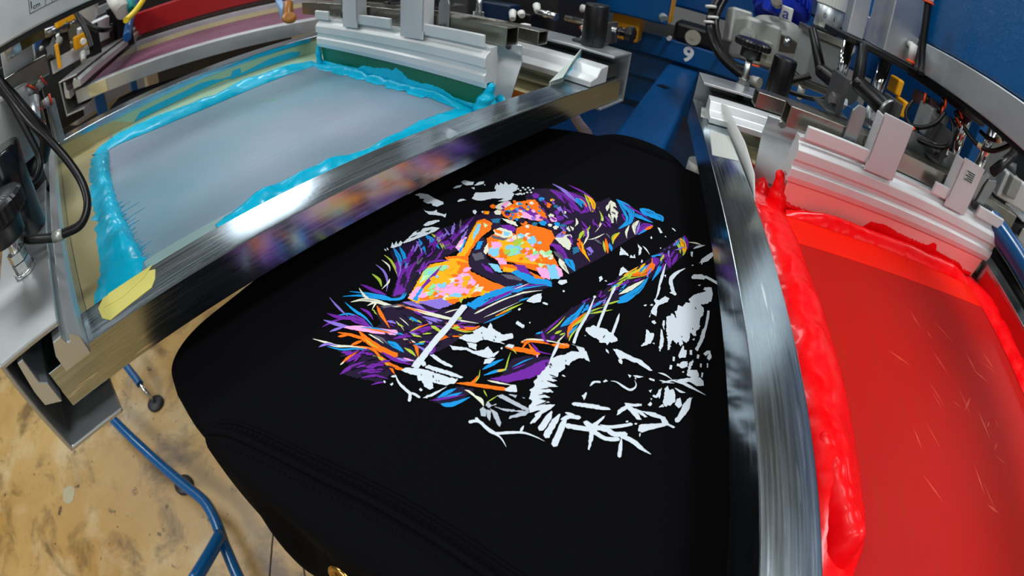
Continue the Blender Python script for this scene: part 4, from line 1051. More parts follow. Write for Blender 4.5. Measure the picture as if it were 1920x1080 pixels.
W01:0:2897,-522 2945,-546 2960,-576 2893,-598 2845,-585 2860,-561 2920,-566 2881,-546
W01.5:0:2666,-338 2721,-367 2751,-412 2696,-424 2655,-382
W01.5:0:2608,-433 2737,-426 2794,-456 2669,-450 2697,-507 2644,-533 2605,-505 2601,-445
W01:0:2527,-371 2584,-448 2635,-540 2613,-576 2569,-590 2539,-539 2552,-476 2508,-385
W132:3:2498,-338 2515,-424 2504,-506 2484,-622
W116:3:2456,-240 2465,-297 2484,-361
W117:3:2524,-212 2528,-271 2509,-335
W115:3:2437,-265 2489,-320 2531,-380
W02:0:2406,-302 2436,-314 2401,-342 2424,-366 2377,-392 2311,-404 2263,-378 2243,-335 2281,-316 2348,-308
W121:1:2393,-276 2302,-262 2295,-236
W121:3:2374,-262 2289,-285
W01.0:0:2326,-189 2349,-211 2311,-208
W01.0:0:2198,-217 2233,-230 2219,-248 2191,-237
W01.0:0:2264,-221 2265,-235 2246,-231
W121:3:2440,-372 2428,-424 2434,-462
W01:0:2290,-409 2351,-413 2372,-433 2304,-464 2271,-443
W01.0:0:2215,-301 2255,-323 2233,-338 2212,-306
W136:1:2407,-508 2291,-486 2193,-472
W01.0:0:2304,-464 2388,-493 2416,-526 2313,-510
W01.0:0:3310,23 3339,19 3314,2
W01:0:2008,-37 2062,-36 2121,-71 2134,-56 2185,-175 2167,-180 2123,-104 2125,-193 2096,-247 2081,-229 2099,-168 2054,-215 2040,-186 2096,-91 2048,-62 2021,-49
W01:0:2125,-193 2151,-276 2152,-366 2106,-413 2100,-460 2084,-453 2089,-406 2000,-297 1951,-247 1951,-220 1999,-210 2019,-226 2089,-361 2120,-341 2111,-265
W137:1:2391,-517 2268,-498 2153,-457
W126:1:1883,43 1902,-36 1954,-116 1987,-159
W114:3:1986,-115 2001,-132
W114:3:1996,-178 2011,-195
W110:3:1946,-237 1910,-243
W01:0:1853,154 1875,136 1866,90 1979,34 1947,34 1871,54 1825,42 1795,52 1666,34 1666,47 1781,79 1833,130
W139:0:1774,244 1794,168 1814,102
W140:0:1849,72 1867,-17 1856,-74 1891,-147
W132:0:1810,47 1797,-31 1831,-114
W137:2:1867,-123 1858,-212 1829,-285 1813,-360
W126:1:1845,-131 1765,-148 1706,-163
W123:0:1854,-43 1878,-119
W143:1:1836,377 1743,379 1667,387
W144:1:1840,319 1729,330 1634,330
W142:1:1850,275 1725,265 1597,257
W132:1:1799,297 1848,253 1875,189
W124:1:1867,293 1873,231
W127:1:1793,433 1696,453
W127:1:1895,381 1829,417 1753,458
W114:3:1672,462 1707,458
W122:2:1491,818 1525,761 1492,648 1543,558 1588,475 1598,386 1594,323
W119:2:1538,795 1514,723 1497,640 1480,579 1438,521
W118:3:1584,494 1641,495
X01:0:1611,808 1644,798 1625,760 1579,747 1570,774
X01:0:1635,766 1639,735 1563,706 1584,739
X01:0:1655,755 1648,696 1590,635 1555,627 1566,654 1623,716
X01:0:1661,791 1703,791 1681,757 1710,729 1650,763
X01:0:1767,764 1800,731 1788,615 1777,512 1752,521 1756,599 1761,689
X01:0:1680,735 1702,659 1761,504 1721,517 1639,606 1664,608 1728,553 1686,651
X01.0:0:1819,696 1843,641 1816,639
X00.5:0:1843,603 1848,583 1837,589
W01:0:1843,741 1902,715 1916,688 1871,655 1846,698
W01:0:1687,1256 1727,1251 1722,1218 1754,1228 1691,1209
W150:0:2415,1387 2189,1383 1944,1389 1788,1382 1701,1376
W01:0:1683,1406 1770,1412 1835,1392 1769,1370 1697,1363
W01.5:0:2213,1196 2293,1158 2290,1115 2359,1121 2313,1075 2295,984 2343,927 2304,898 2251,941 2222,967 2219,925 2203,977 2180,1086 2117,1122 2096,1181 2095,1253 2139,1237 2191,1174
W01.5:0:1998,1277 2015,1226 2045,1152 2042,1090 2087,1035 2136,1021 2092,959 2135,932 2067,936 2035,968 2023,1010 2021,1058 2016,1156 1972,1231
W01:0:2091,1178 2112,1109 2061,1080 2054,1137
W01.0:0:2198,915 2232,902 2244,859 2204,858
W01:0:1969,971 2012,985 2049,955 2061,923 2004,932
W01:0:2447,948 2485,946 2458,902 2429,878 2438,913
W01.0:0:2598,1000 2623,997 2608,982 2589,988
W01.0:0:2303,828 2319,823 2297,813
W01.0:0:2165,937 2184,927 2156,918
W01.5:0:1618,1449 1652,1436 1688,1367 1719,1286 1730,1184 1754,1062 1719,1060 1668,1107 1659,1140 1647,1201 1608,1166 1582,1179 1582,1228 1617,1270 1604,1292 1639,1325 1616,1412
W01:0:1730,1319 1764,1305 1768,1257 1788,1170 1795,1086 1794,1037 1776,1046 1752,1148 1732,1264
W01:0:1846,1352 1866,1329 1850,1258 1842,1153 1824,1152 1817,1207 1823,1271
W01.0:0:1737,1359 1769,1370 1774,1342 1748,1320 1728,1333
W122:1:1565,1464 1516,1394 1492,1317 1480,1279 1428,1249
W119:1:1488,1294 1493,1248 1489,1207
W119:3:1532,1477 1559,1444
W01.0:0:1468,1500 1481,1499 1474,1480 1460,1480
W01.0:0:1472,1445 1496,1436 1485,1424 1468,1427
W01.0:0:1541,1246 1561,1244 1553,1221 1536,1226
W121:3:1498,1183 1540,1152 1599,1122 1663,1094
W01.0:0:1506,1179 1540,1172 1508,1156
W01:0:1834,731 1878,725 1898,689 1865,655 1845,690
W00.5:0:3183,90 3208,81 3210,64 3185,71
W00.5:0:3218,38 3243,29 3245,12 3220,19
W00.5:0:2597,1004 2618,999 2620,983 2600,986
W01:0:2719,983 2773,976 2826,957 2877,914 2824,891 2773,879 2730,924
W122:1:2774,863 2775,821
W01:0:2447,948 2485,946 2470,907 2470,882 2439,872 2448,907
W00.5:0:2510,865 2526,857 2504,850
W00.5:0:2990,767 3009,764 2995,750 2980,759
K01.2:0:3122,-385 3123,-379 3136,-373 3144,-377 3131,-385
K01.2:0:3393,-369 3393,-360 3405,-351 3414,-352 3420,-358 3405,-366
K01.2:0:2984,-315 2987,-308 2991,-302 2997,-301 3000,-306 2992,-312
K01.2:0:2176,533 2174,536 2178,544 2184,548 2190,549 2187,540 2181,535
K01.2:0:2031,533 2034,539 2040,542 2045,542 2038,537
K01.2:0:2330,515 2340,521 2352,526 2366,525 2357,517 2340,513
K01.2:0:2188,572 2185,576 2197,583 2210,586 2210,580 2203,573 2191,569
K01.2:0:2284,456 2287,461 2294,467 2300,467 2303,465 2297,461 2291,457
K01.2:0:2199,535 2192,537 2203,547 2213,556 2220,555 2213,543 2204,533
K01.2:0:1665,1178 1664,1184 1673,1189 1676,1188 1672,1180
K01.2:0:1677,1212 1683,1222 1694,1230 1703,1228 1688,1214
K01.2:0:1654,1295 1655,1300 1659,1306 1663,1307 1664,1304 1659,1297
K01.2:0:1668,1160 1671,1165 1677,1171 1683,1173 1683,1170 1681,1165 1675,1163
K01.2:0:2201,1002 2201,1008 2208,1017 2217,1022 2220,1019 2216,1012 2209,1007
K01.2:0:2219,1125 2220,1129 2228,1132 2237,1135 2238,1131 2231,1126 2221,1122
K01.2:0:2180,1091 2182,1096 2190,1102 2198,1105 2201,1103 2194,1097 2186,1090
K01.2:0:2238,1009 2239,1018 2249,1029 2254,1026 2248,1014
'''
# ================================================================== setting
def structure(name,mb,mat): o=solo(name,mb,mat,'','structure'); del o['label']; del o['category']; o['kind']='structure'; return o
FLOOR=m_floor()
fl=MB(); fl.box(-4,7,-5,6,-.1,0); structure('floor',fl,FLOOR)
ce=MB(); ce.box(-4,7,-5,6,3.6,3.7); structure('ceiling',ce,m_wall('ceiling paint',(196,202,206)))
for nm,b in (('wall_left',(-4.1,-4,-5,6)),('wall_right',(7,7.1,-5,6)),('wall_near',(-4,7,-5.1,-5)),('wall_far',(-4,7,6,6.1))):
    w=MB(); w.box(*b,0,3.6); structure(nm,w,m_wall('wall paint',(150,156,160)))
# ================================================================== pallet, arm, hub (axis frame)
AX=PHI/2
def ax(a,c,z): return Vector((a*math.cos(AX)-c*math.sin(AX),a*math.sin(AX)+c*math.cos(AX),z))
AXM=Matrix.Rotation(AX,4,'Z')
def axbox(mb,*b,mi=0): return mb.box(*b,M=AXM,mi=mi)
def axthing(name,label,cat,base):   # base in axis coords
    o=bpy.data.objects.new(name,None); COL.objects.link(o); o.location=ax(*base); tag(o,label,cat); BASE[o.name]=tuple(ax(*base)); return o
AC=.095   # axis line
def outline(grow=0.):
    P=[(.045,.292),(.036,.235),(.040,.18),(.048,.14),(.052,AC),(.048,.05),(.040,.0),(.038,-.055),(.045,-.10),(.075,-.125),(.16,-.128),(.28,-.128),(.4,-.124),(.5,-.114),(.575,-.088),(.618,-.035),(.632,.02),(.640,AC),(.648,.15),(.632,.21),(.585,.28),(.5,.312),(.4,.322),(.28,.326),(.16,.328),(.105,.331),(.074,.326),(.056,.314)]
    S=spline([(a,c,0) for a,c in P+[P[0]]],6)[:-1]
    if grow:
        n=len(S); out=[]
        for i,p in enumerate(S):
            d=(S[(i+1)%n]-S[i-1]).normalized(); nrm=Vector((-d.y,d.x,0))
            out.append(p+nrm*grow)
        S=out
    return S
# orientation sign check so that "grow" goes outwards
_S=outline(); _ar=sum(a.x*b.y-b.x*a.y for a,b in zip(_S,_S[1:]+_S[:1])); SG=-1 if _ar>0 else 1
ZT=.9311
shirt=axthing('hooded_sweatshirt','black hooded sweatshirt stretched over the print pallet, printed with a bright paint-stroke portrait','sweatshirt',(.3,AC,ZT))
mb=MB(); rings=[]
prof=[(-.012,0),(-.008,-.0006),(-.004,-.0022),(.0,-.0065),(.0015,-.013),(.001,-.022),(-.004,-.03),(-.03,-.032)]
for g,dz in prof:
    r=[]
    for i,p in enumerate(outline(SG*g)):
        w=.0016*nz(p.x*22,p.y*22,3) if dz<-.004 else 0
        r.append(ax(p.x,p.y,ZT+dz)+Vector((w,w,0)))
    rings.append(r+[r[0]])
mb.grid(rings)
o_=len(mb.v); mb.v+=rings[0][:-1]; mb.f.append(list(range(o_,o_+len(rings[0])-1))); mb.mi.append(0); mb.sm.append(False)
part('body',mb,CLOTH,shirt)
# hem roll at the far end
hem=MB(); hem.tube([ax(.630,.165,.912),ax(.650,.13,.922),ax(.656,.09,.923),ax(.651,.05,.918),ax(.632,.015,.905)],.014,14,8); part('hem_roll',hem,CLOTH,shirt)
# hood hanging over the near end
seam=[(.036,.232),(.046,.215),(.054,.184),(.061,.141),(.066,.103),(.066,.064),(.062,.03),(.055,-.01),(.047,-.06),(.042,-.1)]
S_=spline([(a,c,0) for a,c in seam],8)
hood=MB(); rows=[]
for i,p in enumerate(S_):
    t=i/(len(S_)-1); row=[]; edge_c=max(0,1-t*9)
    aE=.034; wE=max(0,1-t*2.5)
    for j in range(26):
        u=j/25
        if u<.16:
            k=u/.16; a=p.x+(aE-.004-p.x)*k; z=ZT+.0016-.002*k-.010*k*k; c=p.y
        else:
            k=(u-.16)/.84; z=ZT-.011-.33*k; fold=.011*math.sin(p.y*62+k*2.2+.8)*min(1,k*4)+.006*math.sin(p.y*140-k*5)*min(1,k*3)
            a=aE-.004-.013*min(1,k/.45)*wE-.006*(1-wE)*math.sin(min(1,k*1.4)*1.57)-fold*(.25+.75*(1-wE)); c=p.y-(.028*min(1,k/.4)+.02*k)*wE+.008*nz(p.y*20,k*3)*k
        row.append(ax(a,c,z))
    rows.append(row)
hood.grid(rows); ho=part('hood',hood,CLOTH,shirt)
sd=ho.modifiers.new('thick','SOLIDIFY'); sd.thickness=.003
# seam ridge and stitches
sr=MB(); sr.tube([ax(p.x+.002,p.y,ZT+.0016) for p in S_[::2]],.0032,8,2)
sr.tube([ax(p.x+.013,p.y,ZT+.0002) for p in S_[::2]],.0016,6,2)
part('neck_seam',sr,CLOTH,shirt)
st=MB(); STI=plain('black thread',(11,11,13),.9,0,.1,60,spec=.1)
for off in (.009,-.008):
    L=resample([ax(p.x+off,p.y,ZT+(.0012 if off>0 else .0016)) for p in S_],150)
    for a,b in list(zip(L[::2],L[1::2]))[3:]: st.cyl(a,a+(b-a)*.75,.00055,None,5)
part('stitching',st,STI,shirt)
ey=MB(); c0=ax(.0190,.1085,.878); d_=(ax(-.6,.1,.55)-ax(0,0,0)); d_=Vector((ax(-1,0.15,0)-ax(0,0,0)).to_tuple()); d_=(d_.normalized()+Vector((0,0,.45))).normalized()
ey.lathe([(.0065,0),(.0075,.002),(.0095,.0028),(.0115,.002),(.0125,0),(.0115,-.002),(.0065,-.002),(.0062,0)],c0,d_,32); part('eyelet',ey,BRASS,shirt,label='brass drawstring eyelet')
# ---- print
PC={'D':(26,9,44),'P':(112,34,160),'V':(140,116,214),'O':(255,116,8),'Y':(255,178,12),'L':(176,200,62),'G':(150,225,160),'B':(18,150,222),'C':(130,205,238),'I':(250,170,222),'W':(214,224,232),'R':(226,228,206),'S':(92,90,106),'K':(9,9,11),'N':(196,236,180),'T':(32,112,150),'X':(178,188,198)}
keys=list(PC); PM=[plain('print '+{'D':'indigo','P':'purple','V':'violet','O':'orange','Y':'amber','L':'lime','G':'mint','B':'sky blue','C':'pale blue','I':'pink','W':'white','R':'cream','S':'slate','K':'black','N':'pale green','T':'teal','X':'silver'}[k],PC[k],.62,0,.05,300,spec=.2) for k in keys]
pm=MB(); rnd=random.Random(3)
def addpoly(pts,mi,z):
    if len(pts)<3: return
    o=len(pm.v); pm.v+=[ax(p[0],p[1],z) for p in pts]; pm.f.append(list(range(o,o+len(pts)))); pm.mi.append(mi); pm.sm.append(False)
def jag(pts,amp,seed,step=.0013):
    out=[]; n=len(pts)
    for i in range(n):
        a=Vector(pts[i]);b=Vector(pts[(i+1)%n]); L=(b-a).length; m=max(1,min(40,int(L/step))); d=(b-a)/max(L,1e-9); nr=Vector((-d.y,d.x))
        for k in range(m):
            t=k/m; p=a.lerp(b,t); q=nz(p.x*700+seed,p.y*700)*.6+nz(p.x*1900,p.y*1900+seed)*.5
            out.append(p+nr*(amp*q*(0 if k==0 else 1)))
    return out
for i,ln in enumerate(ART.strip().split('\n')):
    c,kd=ln[0],ln[1]; h,t,pp=ln[2:].split(':'); pts=[(int(a)*1e-4,int(b)*1e-4) for a,b in (q.split(',') for q in pp.split())]
    z=.93135+i*1.4e-6; mi=keys.index(c)
    if kd=='0': addpoly(jag(pts,(.0007 if c in 'WKX' else .0012)*float(h)+.0003,i*3.1),mi,z)
    else:
        w=int(h)*1e-4; tp=int(t); P=spline([(a,b,0) for a,b in pts],6); n=len(P); l=[];r=[]
        for k,p in enumerate(P):
            d=(P[min(k+1,n-1)]-P[max(k-1,0)]).normalized(); nr=Vector((-d.y,d.x,0)); u=k/(n-1); f=1.
            if tp&1: f*=min(1,.12+u*2.6)
            if tp&2: f*=min(1,.06+(1-u)*2.0)
            e=(1+.28*nz(p.x*500+i,p.y*500)); e2=(1+.28*nz(p.x*500-i,p.y*500))
            l.append((p+nr*w*.5*f*e)[:2]); r.append((p-nr*w*.5*f*e2)[:2])
        if not tp&2:
            e=P[-1]; d=(P[-1]-P[-2]).normalized(); l.append((e+d*w*.35)[:2])
        if not tp&1:
            e=P[0]; d=(P[1]-P[0]).normalized(); r.insert(0,(e-d*w*.35)[:2])
        if tp==3 and w>.004 and c!='W' and c!='K':      # split bristle look
            addpoly(l+r[::-1],mi,z)
            for q in range(2):
                s0=rnd.uniform(.25,.75); k0=rnd.randrange(0,n//2); k1=min(n-1,k0+rnd.randrange(n//3,n//2+2)); a=[];b=[]
                for k in range(k0,k1+1):
                    A=Vector(l[k]);B=Vector(r[k]); ww=.05*math.sin(math.pi*(k-k0)/max(1,k1-k0)); a.append(A.lerp(B,s0-ww)); b.append(A.lerp(B,s0+ww))
                addpoly(a+b[::-1],keys.index('D'),z+.7e-6)
        else: addpoly(l+r[::-1],mi,z)
part('printed_artwork',pm,PM,shirt,label='multicolour portrait print with white splashes')
# ---- pallet
pal=axthing('print_pallet','flat print pallet under the black sweatshirt on the blue arm','pallet',(.3,AC,.88))
b=MB(); r0=[ax(p.x,p.y,.917) for p in outline(-SG*.036)]; r1=[ax(p.x,p.y,.904) for p in outline(-SG*.036)]
b.grid([r0+[r0[0]],r1+[r1[0]]],False); n=len(r0); o_=len(b.v); b.v+=r0; b.f.append(list(range(o_,o_+n))); b.mi.append(0); b.sm.append(False); o_=len(b.v); b.v+=r1; b.f.append(list(range(o_,o_+n))[::-1]); b.mi.append(0); b.sm.append(False)
part('board',b,plain('aluminium pallet',(170,172,172),.4,.9),pal)
b=MB(); axbox(b,.2,.56,AC-.04,AC+.04,.879,.9035); part('bracket',b,ZINC,pal)
b=MB(); b.cyl(ax(.727,.005,.872),ax(.727,.005,.905),.018,None,16); part('clamp_knob',b,CAST,pal)
b=MB(); b.cyl(ax(.742,-.018,.872),ax(.742,-.018,.9),.016,None,16); part('clamp_knob',b,BLK,pal)
arm=axthing('pallet_arm','blue steel carousel arm running from the pallet to the number 9 plate','carousel arm',(1.0,.135,.82))
b=MB()
def armq(a,c,w): return a,c-w,c+w
b.add([ax(.45,.062,.80),ax(.45,.155,.80),ax(1.5,.085,.80),ax(1.5,.18,.80),ax(.45,.062,.878),ax(.45,.155,.878),ax(1.5,.085,.878),ax(1.5,.18,.878)],[(0,1,3,2),(4,5,7,6),(0,1,5,4),(2,3,7,6),(0,2,6,4),(1,3,7,5)])
part('beam',b,BLUE,arm,.006)
b=MB(); b.cyl(ax(1.20,.145,.8775),ax(1.20,.145,.8795),.018,None,4,False,.5); part('slot',b,BLK,arm)
hub=axthing('carousel_hub','blue carousel hub plate with a white number 9 and a black roller block','carousel',(1.55,AC,.70))
b=MB(); axbox(b,1.50,1.53,-.55,.60,.889,.956); axbox(b,1.53,2.4,-.6,.6,.80,.885); part('ring_plate',b,BLUE,hub,.004)
b=MB(); axbox(b,1.50,1.60,.045,.185,.958,1.02); part('roller_block',b,BLK,hub,.012)
b=MB(); b.cyl(ax(1.499,.122,.983),ax(1.49,.122,.983),.024,None,32); b.cyl(ax(1.4899,.122,.983),ax(1.488,.122,.983),.006,None,16); part('washer',b,plain('nylon washer',(160,160,146),.5),hub)
for c_ in (.19,.03):
    b=MB(); b.cyl(ax(1.495,c_,.962),ax(1.47,c_,.962),.007,None,12); part('pin',b,EXW,hub)
M=Matrix.Translation(ax(1.4985,.126,.922))@Matrix.Rotation(AX-math.pi/2,4,'Z')@Matrix.Rotation(math.pi/2,4,'X')
text('number_digit','9',.066,plain('white vinyl digit',(226,230,232),.5),hub,M,bold=.0022)
b=MB(); axbox(b,1.66,2.5,-.5,.75,1.05,1.40); part('housing',b,BLUED,hub,.01)
b=MB(); axbox(b,1.56,1.60,-.55,.62,.70,.80); part('lower_ring',b,BLUE,hub,.004)
# lower frame beams of the press
pf=axthing('press_undercarriage','blue press base frame under the carousel, beams below the pallet arm','press base',(1.3,.1,0))
b=MB(); axbox(b,.98,1.06,-.8,.9,.50,.58); part('cross_beam',b,BLUE,pf,.004)
b=MB(); axbox(b,.6,2.2,.36,.44,.42,.50); axbox(b,.6,2.2,-.30,-.22,.42,.50); part('side_beam',b,BLUED,pf,.004)
b=MB(); b.add([ax(.72,.30,.70),ax(.72,.37,.70),ax(1.3,.30,.40),ax(1.3,.37,.40),ax(.72,.30,.76),ax(.72,.37,.76),ax(1.3,.30,.46),ax(1.3,.37,.46)],[(0,1,3,2),(4,5,7,6),(0,1,5,4),(2,3,7,6),(0,2,6,4),(1,3,7,5)]); part('brace',b,BLUED,pf,.004)
b=MB(); axbox(b,1.7,2.6,-.35,.55,0,.70); part('column',b,BLUED,pf,.01)
b=MB(); axbox(b,.80,1.3,-.14,-.06,.70,.76); part('stop_bar',b,BLUE,pf,.004)
# ================================================================== print heads
def rail_profile(): pass
def screen(k,y0,y1,label,mesh,near,extra):
    ALX_=EXT if k in(-1,2) else ALX
    s=thing('print_screen',label,'screen',(.29,(y0+y1)/2,.9624),k)
    W=.0403; z0,z1=.9624,1.0
    for a,bb in ((y0,y0+W),(y1-W,y1)):
        b=MB(); b.box(-.104,.685,a,bb,z0,z1); part('frame_rail',b,ALX_,s,.0008)
    for a,bb in ((-.104,-.0637),(.6447,.685)):
        b=MB(); b.box(a,bb,y0+W+.0002,y1-W-.0002,z0,z1); part('frame_rail',b,ALY,s,.0016)
    b=MB(); b.box(-.0635,.6445,y0+W+.0004,y1-W-.0004,.9626,.9633); part('mesh_fabric',b,mesh,s)
    return s
def thin(s,name,pts,mat,z,h=.0003,label=None):
    b=MB(); b.prism(pts,'z',z,z+h); return part(name,b,mat,s,label=label)
L0,L1=.3095,.9555; R0,R1=.435,.961
scL=screen(0,L0,L1,'aluminium print screen holding cyan ink, its near rail over the black sweatshirt',MESHC,0,0)
scR=screen(1,R0,R1,'aluminium print screen holding red ink, clamped at the number 9 side',MESHR,1,0)
scB=screen(-1,.325,.95,'aluminium print screen with maroon mesh standing behind the cyan one',MESHM,0,0)
# tapes on cyan screen
thin(scL,'tape_border',[(-.0633,.352),(-.0633,.913),(.05,.913),(.02,.845),(.008,.70),(.002,.58),(.002,.352)],OLIVE,.9634,label='olive emulsion border')
thin(scL,'tape_border',[(.545,.352),(.6443,.352),(.6443,.913),(.545,.913)],TAPE,.9634,label='cream tape border')
thin(scL,'emulsion_patch',[(.50,.352),(.575,.352),(.577,.47),(.52,.47)],BROWN,.9638,.0002,label='amber emulsion patch')
thin(scL,'glue_strip',[(.012,.352),(.545,.352),(.545,.428),(.30,.424),(.012,.428)],plain('pale glue strip',(142,172,172),.4),.9634,.0002,label='pale strip along the rail')
def wallpoly(s,name,y,pts,mat,th,label=None):
    b=MB(); b.prism(pts,'y',y,y+th); return part(name,b,mat,s,label=label)
wallpoly(scL,'rail_tape',.9149,[(-.06,.9640),(.52,.9640),(.52,.990),(.2,.988),(.08,.986),(-.06,.992)],TAPEG,-.0005,'green tape on the rail side')
wallpoly(scL,'rail_tape',.9143,[(-.06,.9640),(.1,.9640),(.06,.985),(-.06,.994)],OLIVE,-.0004,'olive tape on the rail side')
wallpoly(scL,'ink_smear',.9140,[(.10,.9660),(.17,.966),(.26,.969),(.30,.971),(.315,.9665),(.47,.9665),(.475,.975),(.45,.981),(.40,.980),(.36,.974),(.335,.971),(.335,.982),(.318,.982),(.312,.973),(.29,.974),(.275,.979),(.245,.982),(.21,.979),(.16,.978),(.115,.977)],CYANT,-.0006,'dried cyan smear')
wallpoly(scL,'ink_smear',.9139,[(.30,.993),(.50,.990),(.50,.999),(.38,.998)],CYANT,-.0004,'cyan stain under the rail top')
thin(scL,'tape_border',[(.05,.913),(.545,.913),(.545,.84),(.30,.835),(.05,.835)],TAPEG,.9634,.0002,label='green tape along the far rail')
thin(scL,'rail_tape',[(-.043,.3405),(-.036,.349),(.004,.3495),(.016,.342),(.012,.330),(.006,.322),(-.036,.3165),(-.042,.325)],TAPEY,1.0001,.0003,'yellow masking tape on the near rail')
thin(scL,'rail_tape',[(-.038,.336),(-.030,.3497),(.016,.3497),(.004,.340),(-.02,.333)],TAPEY,1.0004,.0003)
# tapes on red screen
thin(scR,'tape_border',[(.50,.476),(.6443,.476),(.6443,.919),(.50,.919)],TAPE,.9634,label='cream tape border')
thin(scR,'emulsion_patch',[(.50,.80),(.60,.80),(.60,.845),(.50,.85)],BROWN,.9638,.0002,label='amber emulsion patch')
thin(scR,'rail_tape',[(.60,.925),(.655,.922),(.655,.95),(.605,.957)],plain('clear tape',(186,190,184),.35),1.0001,.0003,'pale tape on the rail corner')
thin(scR,'rail_tape',[(.478,.923),(.555,.923),(.56,.950),(.474,.957)],plain('clear tape',(186,190,184),.35),1.0001,.0003,'pale tape across the rail')
thin(scR,'ink_film',[(.392,.477),(.392,.915),(.48,.915),(.48,.477)],MESHRF,.9634,.0002,label='brighter red ink film')
wallpoly(scR,'ink_smear',.4757,[(-.06,.964),(.45,.964),(.45,.992),(.3,.997),(.1,.992),(-.06,.994)],REDT,.0005,'red stain on the rail side')
GH=plain('pale red ghost',(205,62,36),.4)
for q in range(26):
    gm=MB()
    x=rnd.uniform(.07,.30); y=rnd.uniform(.56,.78); a=rnd.choice([.4,.7,2.3,.2,1.1]); l=rnd.uniform(.01,.04); w=rnd.uniform(.0006,.002)
    dx,dy=math.cos(a)*l,math.sin(a)*l; gm.prism([(x,y),(x+dx*.5-dy/l*w,y+dy*.5+dx/l*w),(x+dx,y+dy),(x+dx*.5+dy/l*w,y+dy*.5-dx/l*w)],'z',.96335,.96345); part('ghost_mark',gm,GH,scR,label='faint ghost of an earlier stroke')
# maroon screen tape
wallpoly(scB,'rail_tape',.9089,[(-.06,.964),(.64,.964),(.64,.982),(-.06,.982)],TAPE,-.0005,'cream tape on the far rail')
b=MB(); b.prism([(-.06,.966),(.0,.9645),(.0,.999),(-.06,.9985)],'y',.3245,.3235); part('rail_tape',b,TAPE,scB,label='cream tape at the rail end')
# ---- ink
def band(mb,A,Bp,h,seed,n=90,m=14,z0=.9643,jag=.004,rag=0,peak=.55,lump=.5):
    A=resample([(*p,0) for p in spline2(A)],n); Bp=resample([(*p,0) for p in spline2(Bp)],n); rows=[]
    for i in range(n):
        a=A[i]; bb=Bp[i]; dr=(bb-a).normalized(); ja=jag*nz(i*.23,seed)*.9; jb=jag*.35*nz(i*.4,seed+9)+rag*abs(nz(i*1.7,seed+4))
        row=[]; en=min(1,.15+6*min(i,n-1-i)/n)
        for j in range(m):
            t=j/(m-1); p=a.lerp(bb,t)+dr*(ja*(1-t)**4+jb*t**5); tt=t**(math.log(.5)/math.log(peak)); s=max(0,math.sin(math.pi*tt))**.75
            hh=h*s*en*(1+lump*nz(p.x*30+seed,p.y*30)+.22*lump*nz(p.x*90,p.y*90+seed))
            row.append((p.x,p.y,z0+max(0,hh)-(.0004 if j in(0,m-1) else 0)))
        rows.append(row)
    mb.grid(rows); return mb
def spline2(P): return [tuple(p[:2]) for p in spline([(*p,0) for p in P],5)]
ik=thing('cyan_ink','thick cyan ink banked around the left screen and along the green blade','ink',(.2,.6,.9634),0)
b=MB(); band(b,[(.0,.850),(.03,.876),(.10,.880),(.18,.862),(.25,.846),(.31,.868),(.35,.862),(.42,.866),(.468,.858)],[(.016,.822),(.05,.829),(.129,.808),(.228,.798),(.343,.806),(.416,.811),(.456,.813)],.0085,1,120,16,peak=.42,lump=.45,jag=.006); part('ink_bank',b,CYAN,ik)
b=MB(); band(b,[(.026,.853),(-.002,.828),(-.016,.73),(-.022,.63),(-.026,.56),(-.032,.50),(-.036,.455),(-.050,.428),(-.055,.40)],[(.031,.82),(.018,.70),(.012,.577),(.0125,.508),(.013,.465),(.012,.43),(.0,.40)],.0105,5,130,18,rag=.004,jag=.010,peak=.7,lump=.6); part('ink_bank',b,CYAN,ik)
b=MB()
for q in range(44):
    y=rnd.uniform(.415,.60); l=rnd.uniform(.004,.035 if rnd.random()<.25 else .012); w=rnd.uniform(.0003,.0011); x=.010
    b.prism([(x,y-w),(x+l,y-.0002+l*.04),(x,y+w)],'z',.9634,.9638)
part('ink_streaks',b,CYANT,ik)
b=MB(); band(b,[(.094,.405),(.2,.402),(.30,.404),(.47,.405)],[(.094,.417),(.15,.430),(.23,.428),(.275,.416),(.32,.417),(.37,.428),(.45,.436)],.007,8,110,12,rag=.001,lump=.9); part('ink_bank',b,CYAN,ik)
b=MB(); band(b,[(.449,.815),(.452,.70),(.454,.63),(.456,.506),(.448,.412)],[(.4645,.815),(.4645,.63),(.4645,.506),(.4645,.405)],.008,11,110,14,lump=.7)
band(b,[(.440,.80),(.444,.70),(.447,.6),(.449,.5)],[(.452,.80),(.455,.70),(.456,.6),(.457,.5)],.0012,13,80,6,rag=.001,jag=.012); part('ink_bank',b,CYAN,ik)
def blade_smear(mb,prof,xf,seed,th=.004,n=140,m=8):  # prof [(y,h)] ink climbing the blade face
    ys=[p[0] for p in prof]; rows=[]
    for i in range(n):
        y=ys[0]+(ys[-1]-ys[0])*i/(n-1); j=0
        for q in range(len(prof)-1):
            if min(prof[q][0],prof[q+1][0])<=y<=max(prof[q][0],prof[q+1][0]): j=q
        u=(y-prof[j][0])/(prof[j+1][0]-prof[j][0]); h=prof[j][1]+(prof[j+1][1]-prof[j][1])*u
        h=max(.002,h+.0022*nz(y*260,seed)+.001*nz(y*700,seed)); row=[]
        for q in range(m):
            t=q/(m-1); z=.966+h*t; row.append((xf(z)-th*(math.sin(math.pi*min(1,t*.55+.45)))*(.75+.5*nz(y*70,z*120,seed))-.0003,y,z))
        rows.append(row)
    mb.grid(rows); return mb
XB=lambda z:.466-(z-.966)*.12
b=MB(); blade_smear(b,[(.812,.007),(.76,.006),(.715,.007),(.685,.008),(.67,.016),(.63,.018),(.60,.023),(.585,.021),(.578,.028),(.565,.024),(.55,.014),(.52,.013),(.50,.016),(.475,.014),(.455,.007),(.42,.006),(.405,.012)],XB,3); part('ink_smear',b,CYAN,ik)
